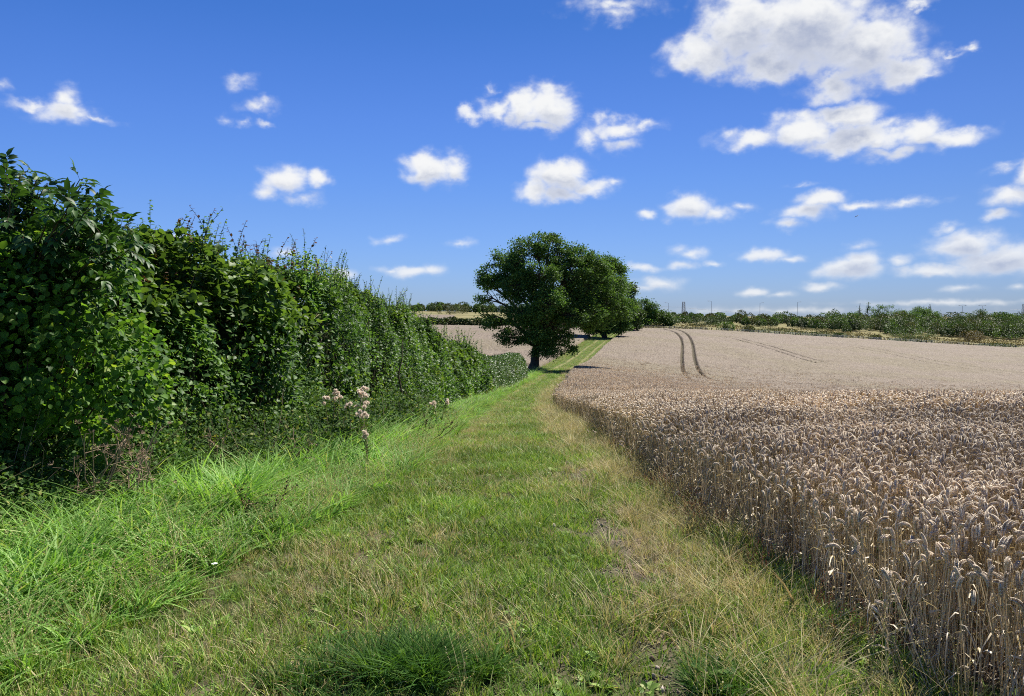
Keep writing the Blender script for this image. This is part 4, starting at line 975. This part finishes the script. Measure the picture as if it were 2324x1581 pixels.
def lobes_from_view(L, d, dep=.8):
    out = []
    for q in L:
        vx, vy, rx, ry = q[:4]; dy = q[4] if len(q) > 4 else 0
        dd = vdir(vx, vy)*(d+dy)/vdir(vx, vy)[1]; k = (d+dy)/1793.
        out.append((dd[0], d+dy, EYE+dd[2], rx*k, rx*k*dep, ry*k))
    return out
r = np.random.default_rng(12)
D_OAK = 88.0
bp = vdir(1211, 843)*D_OAK/vdir(1211, 843)[1]
oak_lobes = lobes_from_view([(1250, 540, 20, 16, 0), (1215, 560, 55, 32, 0), (1265, 580, 50, 38, 1), (1180, 595, 42, 32, -1), (1128, 628, 45, 32, 0), (1110, 670, 32, 26, 1), (1125, 718, 36, 36, 0), (1175, 655, 48, 36, -2),
   (1225, 625, 45, 40, -3), (1300, 615, 46, 42, 0), (1245, 690, 55, 45, -3.5), (1190, 715, 50, 36, -3), (1325, 660, 42, 46, 1), (1290, 715, 48, 38, -2), (1340, 712, 32, 34, 0), (1160, 765, 34, 22, 0), (1215, 765, 42, 26, -2), (1270, 770, 36, 26, -1), (1240, 800, 38, 16, -1), (1290, 790, 16, 14, 0), (1180, 630, 50, 40, 4), (1260, 650, 60, 50, 4), (1230, 730, 60, 40, 4), (1345, 603, 36, 28, 2), (1368, 640, 34, 36, 3), (1375, 690, 32, 36, 3), (1318, 580, 34, 26, 1), (1385, 655, 40, 42, 6), (1398, 700, 36, 38, 7), (1350, 730, 40, 26, 4), (1350, 690, 46, 40, 5), (1150, 590, 36, 26, 1), (1105, 640, 24, 20, 0)], D_OAK)
clump_tree(oak_lobes, (bp[0], D_OAK, float(gz(bp[0], D_OAK))), r, .21, 95, .60, .46, 'oak_tree', m_oak, 'big spreading oak with dark crown and single trunk beside the track', 'tree', fork=.3, dens=2.05, gap=.755, gapx=6.0)
def tree_view(lv, d, bx, seed, label, m_leaf=m_tree2, name='field_tree', ls=.36, per=130, crad=1.1, tr=.3, dens=2.0, group=None):
    lb = lobes_from_view(lv, d); x0 = (bx-1162)/1793*d
    lb = [(a, b_, c_, rx*1.1, ry*1.1, rz*1.1) for a, b_, c_, rx, ry, rz in lb]
    return clump_tree(lb, (x0, d, float(gz(x0, d))), np.random.default_rng(seed), ls, per, crad, tr, name, m_leaf, label, 'tree', dens=dens, group=group)
tree_view([(1382, 628, 44, 30), (1405, 660, 32, 40), (1355, 655, 46, 46), (1398, 705, 40, 38), (1350, 710, 44, 36), (1340, 625, 32, 26), (1370, 735, 34, 16), (1335, 680, 40, 40), (1355, 742, 34, 12), (1398, 738, 30, 14), (1372, 745, 44, 12), (1345, 625, 40, 30), (1375, 600, 26, 16)], 185, 1372, 2, 'second broad tree rising behind the right side of the oak', m_oak, ls=.4, per=170, crad=1.25, tr=.5, dens=1.6)
tree_view([(1425, 690, 18, 38), (1418, 720, 24, 26), (1432, 660, 10, 14), (1440, 715, 20, 26), (1428, 738, 26, 14)], 215, 1428, 3, 'narrow ragged tree at the right foot of the second tree, where the track ends', ls=.4, crad=1.0)
tree_view([(1462, 700, 26, 18), (1450, 722, 26, 18), (1480, 716, 24, 18), (1458, 733, 40, 10)], 262, 1458, 4, 'round dark tree right of where the track ends', m_oak, ls=.45, crad=1.4)
tree_view([(1500, 722, 24, 14), (1520, 728, 20, 11)], 262, 1505, 5, 'low spreading tree between the round dark tree and the pylon', ls=.4, crad=1.2, tr=.2)

# distant individuals: umbrella shaped, dead and lone trees along the skyline
SK = 'trees on the far skyline'
tree_view([(2205-210, 702, 18, 9), (2012, 700, 16, 8), (1988, 712, 12, 7)], 330, 2003, 11, 'tall wispy topped tree, highest on the far skyline', m_oak, ls=.4, per=36, crad=1.0, tr=.35, dens=.8)
tree_view([(2055, 715, 34, 9), (2075, 722, 26, 10)], 330, 2056, 12, 'wide flat topped dark tree on the far skyline', m_oak, ls=.4, per=60, crad=1.2, tr=.35)
tree_view([(2068+22, 707, 24, 8), (2112, 716, 22, 10)], 334, 2095, 13, 'umbrella shaped tree right of the tall wispy one', m_oak, ls=.4, per=60, crad=1.1, tr=.35)
tree_view([(1938, 718, 24, 9)], 330, 1938, 14, 'dome shaped dark tree just left of the bare trees', m_oak, ls=.4, per=60, crad=1.2, tr=.3)
tree_view([(2225, 715, 14, 12), (2200, 722, 14, 9)], 318, 2222, 15, 'small rounded tree between the lamp posts at far right', ls=.4, per=60, crad=1.1, tr=.25)
tree_view([(2270, 718, 24, 7), (2285, 724, 26, 9)], 322, 2272, 16, 'arched dark tree at the right end of the skyline', m_oak, ls=.4, per=50, crad=1.0, tr=.3)
tree_view([(2305, 725, 8, 9)], 322, 2300, 17, 'thin crooked tree next to the arched one', m_oak, ls=.4, per=30, crad=.8, tr=.2)
def bare_tree(vx, vtop, d, seed, label):
    r = np.random.default_rng(seed); x0 = (vx-1162)/1793*d; g = float(gz(x0, d)); top = EYE+(715-vtop)/1793*d; root = empty('bare_tree', (x0, d, g)); tk = MB(); lf = MB()
    H = top-g; s_ = np.linspace(0, 1, 7); pts = np.array([x0, d, g])+np.stack([r.normal(0, .1, 7), r.normal(0, .1, 7), H*s_], -1); tube(tk, pts, np.linspace(.3, .06, 7), 6)
    for i in range(16):
        u = r.uniform(.45, .95); q = np.array([np.interp(u, s_, pts[:, k]) for k in range(3)]); dv = unit(np.array([r.normal(), r.normal(), r.uniform(.4, 1.3)])); L = r.uniform(.8, 2.2)*(1.3-u); tube(tk, np.array([q, q+dv*L*.5, q+dv*L+[0, 0, .3]]), [.09, .07, .04], 4)
        n_ = 14 if seed % 2 else 2; leaves(lf, q+dv*L+r.normal(0, .3, (n_, 3)), randdir(r, n_), randdir(r, n_), .35, 'simple', r.random(n_))
    tk.build('trunk', m_bark, root); lf.build('crown', m_oak, root); tag(root, label, 'tree')
bare_tree(1951, 688, 326, 40, 'nearly leafless pale tree on the skyline, left of the pair of bare trees')
bare_tree(1969, 686, 326, 41, 'thin tree with sparse tufts, right of the pair of bare trees')
bare_tree(2110, 690, 336, 42, 'bare twigs sticking up behind the umbrella shaped tree')

# belt of scrub woodland: reads as one mass; a few distinct shrubs stand in front of it
def crown_leaves(lf, c_, rad, r, n, size, mat=0, hs=.5):
    d = randdir(r, n); d[:, 2] = np.abs(d[:, 2])*1.3-.62; d = unit(d)
    k = (.72+.5*fbm(d*1.2+c_[0], 1.8, 5, 2))*(1-r.exponential(.08, n)); Pp = np.array(c_)+d*np.array(rad)*k[:, None]
    leaves(lf, Pp, unit(d+.8*randdir(r, n)), unit(d*.6+np.array([0, 0, .6])+.6*randdir(r, n)), size*r.uniform(.6, 1.3, n), 'simple', np.clip(r.normal(r.uniform(.25, .75), .2, n), 0, 1), mat)
m_belt2 = foliage('scrub_dark', [(0, G(.035, .062, .018)), (.6, G(.060, .10, .028)), (1, G(.09, .14, .04))], .2, .6, .3, .3, .1)
m_belt3 = foliage('scrub_olive', [(0, G(.06, .075, .02)), (.6, G(.095, .11, .03)), (1, G(.13, .14, .045))], .2, .6, .3, .3, .1)
MATS = [m_tree2, m_belt2, m_belt3]
r = np.random.default_rng(77); lf = MB()
def belt(u0, u1, ntree, d0, d1, topfn, hmin, hmax, sz):
    for i in range(ntree):
        u = r.uniform(u0, u1); d = r.uniform(d0, d1); x0 = u*d; g = float(gz(x0, d)); zt = EYE+(715-topfn(u)+r.normal(0, 3.5))/1793*d
        H = np.clip(zt-g, hmin, hmax)*r.uniform(.75, 1.05); w = H*r.uniform(.4, .7)
        crown_leaves(lf, (x0, d, g+H*.45), (w, w, H*.6), r, int(260+60*H), sz, int(r.choice([0, 0, 1, 1, 2])))
def btop(u): return np.interp(u, [.13, .17, .2, .3, .4, .5, .6, .9], [708, 711, 716, 715, 713, 711, 714, 714])
belt(.14, 1.05, 300, 300, 345, btop, 3, 13, .5)
belt(.14, 1.05, 265, 282, 300, lambda u: btop(u)+9, 2.6, 7, .42)
belt(.40, .72, 30, 272, 290, lambda u: np.interp(u, [.4, .5, .6, .72], [742, 738, 733, 730]), 2.5, 9, .42)
tag(lf.build('woodland', MATS), 'continuous belt of green scrub woodland along the far horizon on the right', 'woodland', kind='stuff')
lf = MB(); 
belt(-.30, .14, 280, 385, 450, lambda u: np.interp(u, [-.3, -.12, -.09, -.05, .14], [697, 697, 689, 694, 700]), 3, 9, .6)
tag(lf.build('woodland', MATS), 'distant line of green trees on the horizon left of the oak', 'woodland', kind='stuff')
# hedge across the far side of the left field
root_h = MB()
for i in range(90):
    x0 = -75+i*1.15+r.normal(0, .2); d = 233+r.normal(0, .6); g = float(gz(x0, d)); crown_leaves(root_h, (x0, d, g+.7), (1.4, 1.2, r.uniform(1.3, 2.1)), r, 420, .5, 0)
tag(root_h.build('field_hedge', m_belt2), 'dark low hedge closing the far side of the left wheat field', 'hedge')
# pale strip of the next field
yv = np.linspace(262, 312, 14); xv = np.linspace(-60, -22, 20); Xm, Ym = np.meshgrid(xv, yv); mb = MB(); mb.add(np.stack([Xm, Ym, gz(Xm, Ym)+.5], -1), None, gridF(*Xm.shape), 0)
tag(mb.build('far_wheat_field', m_canopy, smooth=True), 'narrow pale strip of a farther wheat field left of the oak', 'wheat field', kind='stuff')

# separate shrubs in the rough meadow before the belt
def shrub(vx, vb, w, h, d, seed, label, mat, cat='shrub'):
    r = np.random.default_rng(seed); x0 = (vx-1162)/1793*d; g = float(gz(x0, d)); k = d/1793; root = empty('shrub', (x0, d, g)); a = MB(); st = MB()
    for q in range(4): crown_leaves(a, (x0+r.normal(0, w*k*.25), d+r.normal(0, w*k*.2), g+h*k*.4), (w*k*.5, w*k*.45, h*k*.6), r, 420, .3, 0)
    for q in range(4): tube(st, np.array([[x0+r.normal(0, .2), d, g-.1], [x0+r.normal(0, w*k*.2), d, g+h*k*.7]]), [.08, .03], 4)
    a.build('foliage', mat, root); st.build('stems', m_twig, root); tag(root, label, cat)
m_rust = foliage('rust_shrub', [(0, G(.10, .085, .025)), (1, G(.19, .14, .05))], .2, .6)
m_bright = foliage('bright_shrub', [(0, G(.07, .13, .02)), (1, G(.13, .22, .04))], .3, .5)
shrub(1600, 740, 60, 22, 268, 1, 'long low green thicket below the pylon', m_belt2)
shrub(1750-2, 745, 26, 22, 250, 2, 'bright yellow green bush at the far field edge below the lamp posts', m_bright) if False else shrub(1590+62, 746, 24, 20, 248, 2, 'bright yellow green bush at the far field edge, below the left lamp posts', m_bright)
shrub(2285-95, 768, 34, 24, 262, 3, 'rusty olive rounded bush in front of the belt at far right', m_rust)
shrub(2063+6, 762, 70, 26, 262, 4, 'broad mid green sprawling bush in the meadow below the umbrella shaped tree', m_tree2)
shrub(1903, 764, 22, 11, 240, 5, 'small lone dark bush in the dry meadow, leftmost of two', m_belt2)
shrub(1988, 768, 16, 11, 240, 6, 'small lone brownish bush in the dry meadow, rightmost of two', m_belt3)
shrub(2060, 774, 60, 11, 236, 7, 'low dark bramble patch on the field boundary, middle of the right side', m_belt2)
shrub(2268, 790, 70, 10, 236, 8, 'low dark bramble patch on the field boundary at far right', m_belt2)
shrub(1770, 756, 100, 13, 240, 9, 'long low bramble bank on the field boundary right of the bright bush', m_belt2)
shrub(1850, 758, 60, 11, 240, 10, 'low bramble clump next to the long bramble bank', m_belt2)
shrub(1700, 750, 20, 13, 246, 12, 'small olive bush between the bright bush and the bramble bank', m_belt3)
shrub(1022, 712, 46, 24, 330, 13, 'rounded olive bush on the skyline left of the oak', m_belt3)

# post and wire fence along the far side of the wheat
root = empty('fence', (70, 233, float(gz(70, 233))))
xs = np.arange(34, 160, 1.55)[:82]; fp = []
for x0 in xs:
    d = 233.0; g = float(gz(x0, d)); mb = MB(); tube(mb, np.array([[x0, d, g-.2], [x0, d, g+1.25], [x0, d, g+1.3]]), [.09, .09, .05], 6); mb.build('post', m_post, root); fp.append((x0, d, g))
mb = MB(); fp = np.array(fp)
for hh in (.55, .85, 1.15): tube(mb, fp+[0, -.1, hh], .02, 4)
mb.build('wire', m_steel, root); tag(root, 'post and wire fence along the far edge of the wheat field', 'fence')

# rough meadow grass clumps beyond the fence
lf = MB(); n = 20000; u = r.uniform(.12, 1.0, n); d = 234+45*r.random(n)**1.2; x = u*d; g = gz(x, d); k = fbm(np.stack([x, d], -1), .12, 6, 3) > .44; x, d, g = x[k], d[k], g[k]; n = len(x)
leaves(lf, np.stack([x, d, g-.05], -1), np.stack([r.normal(0, .4, n), r.normal(0, .4, n), np.ones(n)], -1), randdir(r, n)*[1, 1, .1], r.uniform(.25, .6, n), 'simple', r.random(n))
m_rough = foliage('rough_grass', [(0, G(.09, .09, .03)), (.5, G(.20, .17, .08)), (1, G(.32, .27, .15))], .3, .8, .1, .3, .1, (1, .95, .7))
tag(lf.build('meadow_grass', m_rough), 'dry tawny rough grass between the far fence and the woodland', 'grass', kind='stuff')

# ------------------------------------------------------------------ pylons, power lines, lamp posts, aircraft
def bar(mb, a, b, r_): tube(mb, np.array([a, b], float), r_, 4)
def pylon(vx, vtop, d, label, w0=3.4, w1=2.2):
    x0 = (vx-1162)/1793*d; g = float(gz(x0, d)); zt = EYE+(715-vtop)/1793*d; H = zt-g; root = empty('pylon', (x0, d, g)); leg = MB(); br = MB()
    lv = np.linspace(0, 1, 9); W = w0+(w1-w0)*lv
    C = [np.array([[x0+sx_*W[i]/2, d+sy_*W[i]/2, g+H*lv[i]] for sx_, sy_ in ((-1, -1), (1, -1), (1, 1), (-1, 1))]) for i in range(9)]
    for k in range(4):
        m1 = MB(); bar(m1, C[0][k], C[8][k], .16); m1.build('leg', m_steel, root)
    for i in range(8):
        for k in range(4):
            bar(br, C[i][k], C[i+1][(k+1) % 4], .08); bar(br, C[i+1][k], C[i+1][(k+1) % 4], .08); bar(br, C[i][(k+1) % 4], C[i+1][k], .08)
    br.build('bracing', m_steel, root); tag(root, label, 'pylon', 'pylons on the horizon'); return np.array([x0, d, zt])
pA = pylon(1551, 685, 800, 'lattice steel pylon standing above the scrub, left of the lamp posts')
pB = pylon(2323, 690, 800, 'lattice steel pylon cut by the right edge of the picture')
pts = []; s_ = np.linspace(0, 1, 40)
def cable(name, A, B, sag, rr, label):
    A = np.array(A, float); B = np.array(B, float); mb = MB(); tube(mb, A+(B-A)*s_[:, None]-np.array([0, 0, sag])*(4*s_*(1-s_))[:, None], rr, 4); o = mb.build(name, m_steel); tag(o, label, 'cable')
cable('power_line', pA-[0, 0, 6], pB-[0, 0, 5], 8, .09, 'overhead cable sagging between the two pylons')
cable('power_line', pA-[110, 0, -1], pA-[0, 0, 5.5], 1.0, .09, 'overhead cable running left from the lattice pylon behind the trees')
A = vdir(1700, 729)*235/vdir(1700, 729)[1]+[0, 0, EYE]; B = vdir(2560, 760)*235/vdir(2560, 760)[1]+[0, 0, EYE]
def lamp(vx, vtop, d, label, arms):
    x0 = (vx-1162)/1793*d; zt = EYE+(715-vtop)/1793*d; g = float(gz(x0, d)); root = empty('street_lamp', (x0, d, g)); mb = MB()
    tube(mb, np.array([[x0, d, g], [x0, d, zt*.5+g*.5], [x0, d, zt]]), [.12, .10, .08], 8); mb.build('pole', m_steel, root)
    for sg in arms:
        m1 = MB(); tube(m1, np.array([[x0, d, zt-.1], [x0+sg*.9, d, zt+.15], [x0+sg*1.6, d, zt+.2]]), [.07, .07, .06], 6); m1.build('arm', m_steel, root)
        m2 = MB(); tube(m2, np.array([[x0+sg*1.5, d, zt+.2], [x0+sg*1.7, d, zt+.2], [x0+sg*2.2, d, zt+.18], [x0+sg*2.4, d, zt+.16]]), [.05, .16, .14, .04], 6); m2.build('lamp_head', m_steel, root)
    tag(root, label, 'street lamp', 'road lamp posts beyond the woodland')
lamp(1517, 688, 480, 'lamp post left of the lattice pylon', (-1,))
lamp(1614, 684, 480, 'lamp post nearest the pylon on its right, with an arm to the left', (-1,))
lamp(1724, 688, 480, 'plain thin lamp post, second right of the pylon', (1,))
lamp(1809, 686, 480, 'lamp post third right of the pylon, above the middle of the woodland', (1,))
lamp(2183, 694, 480, 'lamp post with two short arms, left one of the far right pair', (1, -1))
lamp(2228, 694, 480, 'lamp post with two spreading arms, right one of the far right pair', (1, -1))
# glider-like light aircraft
q = vdir(1944, 491)*1400/vdir(1944, 491)[1]+[0, 0, EYE]; root = empty('light_aircraft', tuple(q)); m_plane = plain('aircraft_paint', G(.06, .07, .09), G(.1, .11, .14), 1, .4)
mb = MB(); ax = unit(np.array([1, .3, .38])); tube(mb, q+ax*np.array([-3.4, -2.6, 0, 2.5, 4.0])[:, None], [.12, .25, .6, .5, .1], 8); mb.build('fuselage', m_plane, root)
mb = MB(); wd = np.array([.3, -1, .35]); mb.add([q+wd*5-ax*.5, q+wd*5+ax*.3, q+ax*.9, q-ax*.6, q-wd*5+ax*.3, q-wd*5-ax*.5, q+[0, 0, .25]], [[0, 1, 2], [0, 2, 3], [2, 4, 5], [2, 5, 3], [0, 3, 6], [3, 5, 6]]); mb.build('wing', m_plane, root)
mb = MB(); mb.add([q-ax*2.6, q-ax*3.4, q-ax*3.5+[0, 0, 1.3], q-ax*3.0+[0, 0, 1.3]], None, [[0, 1, 2, 3]]); mb.build('tail_fin', m_plane, root)
tag(root, 'tiny dark aircraft tilted in the sky above the right side of the field', 'aircraft')
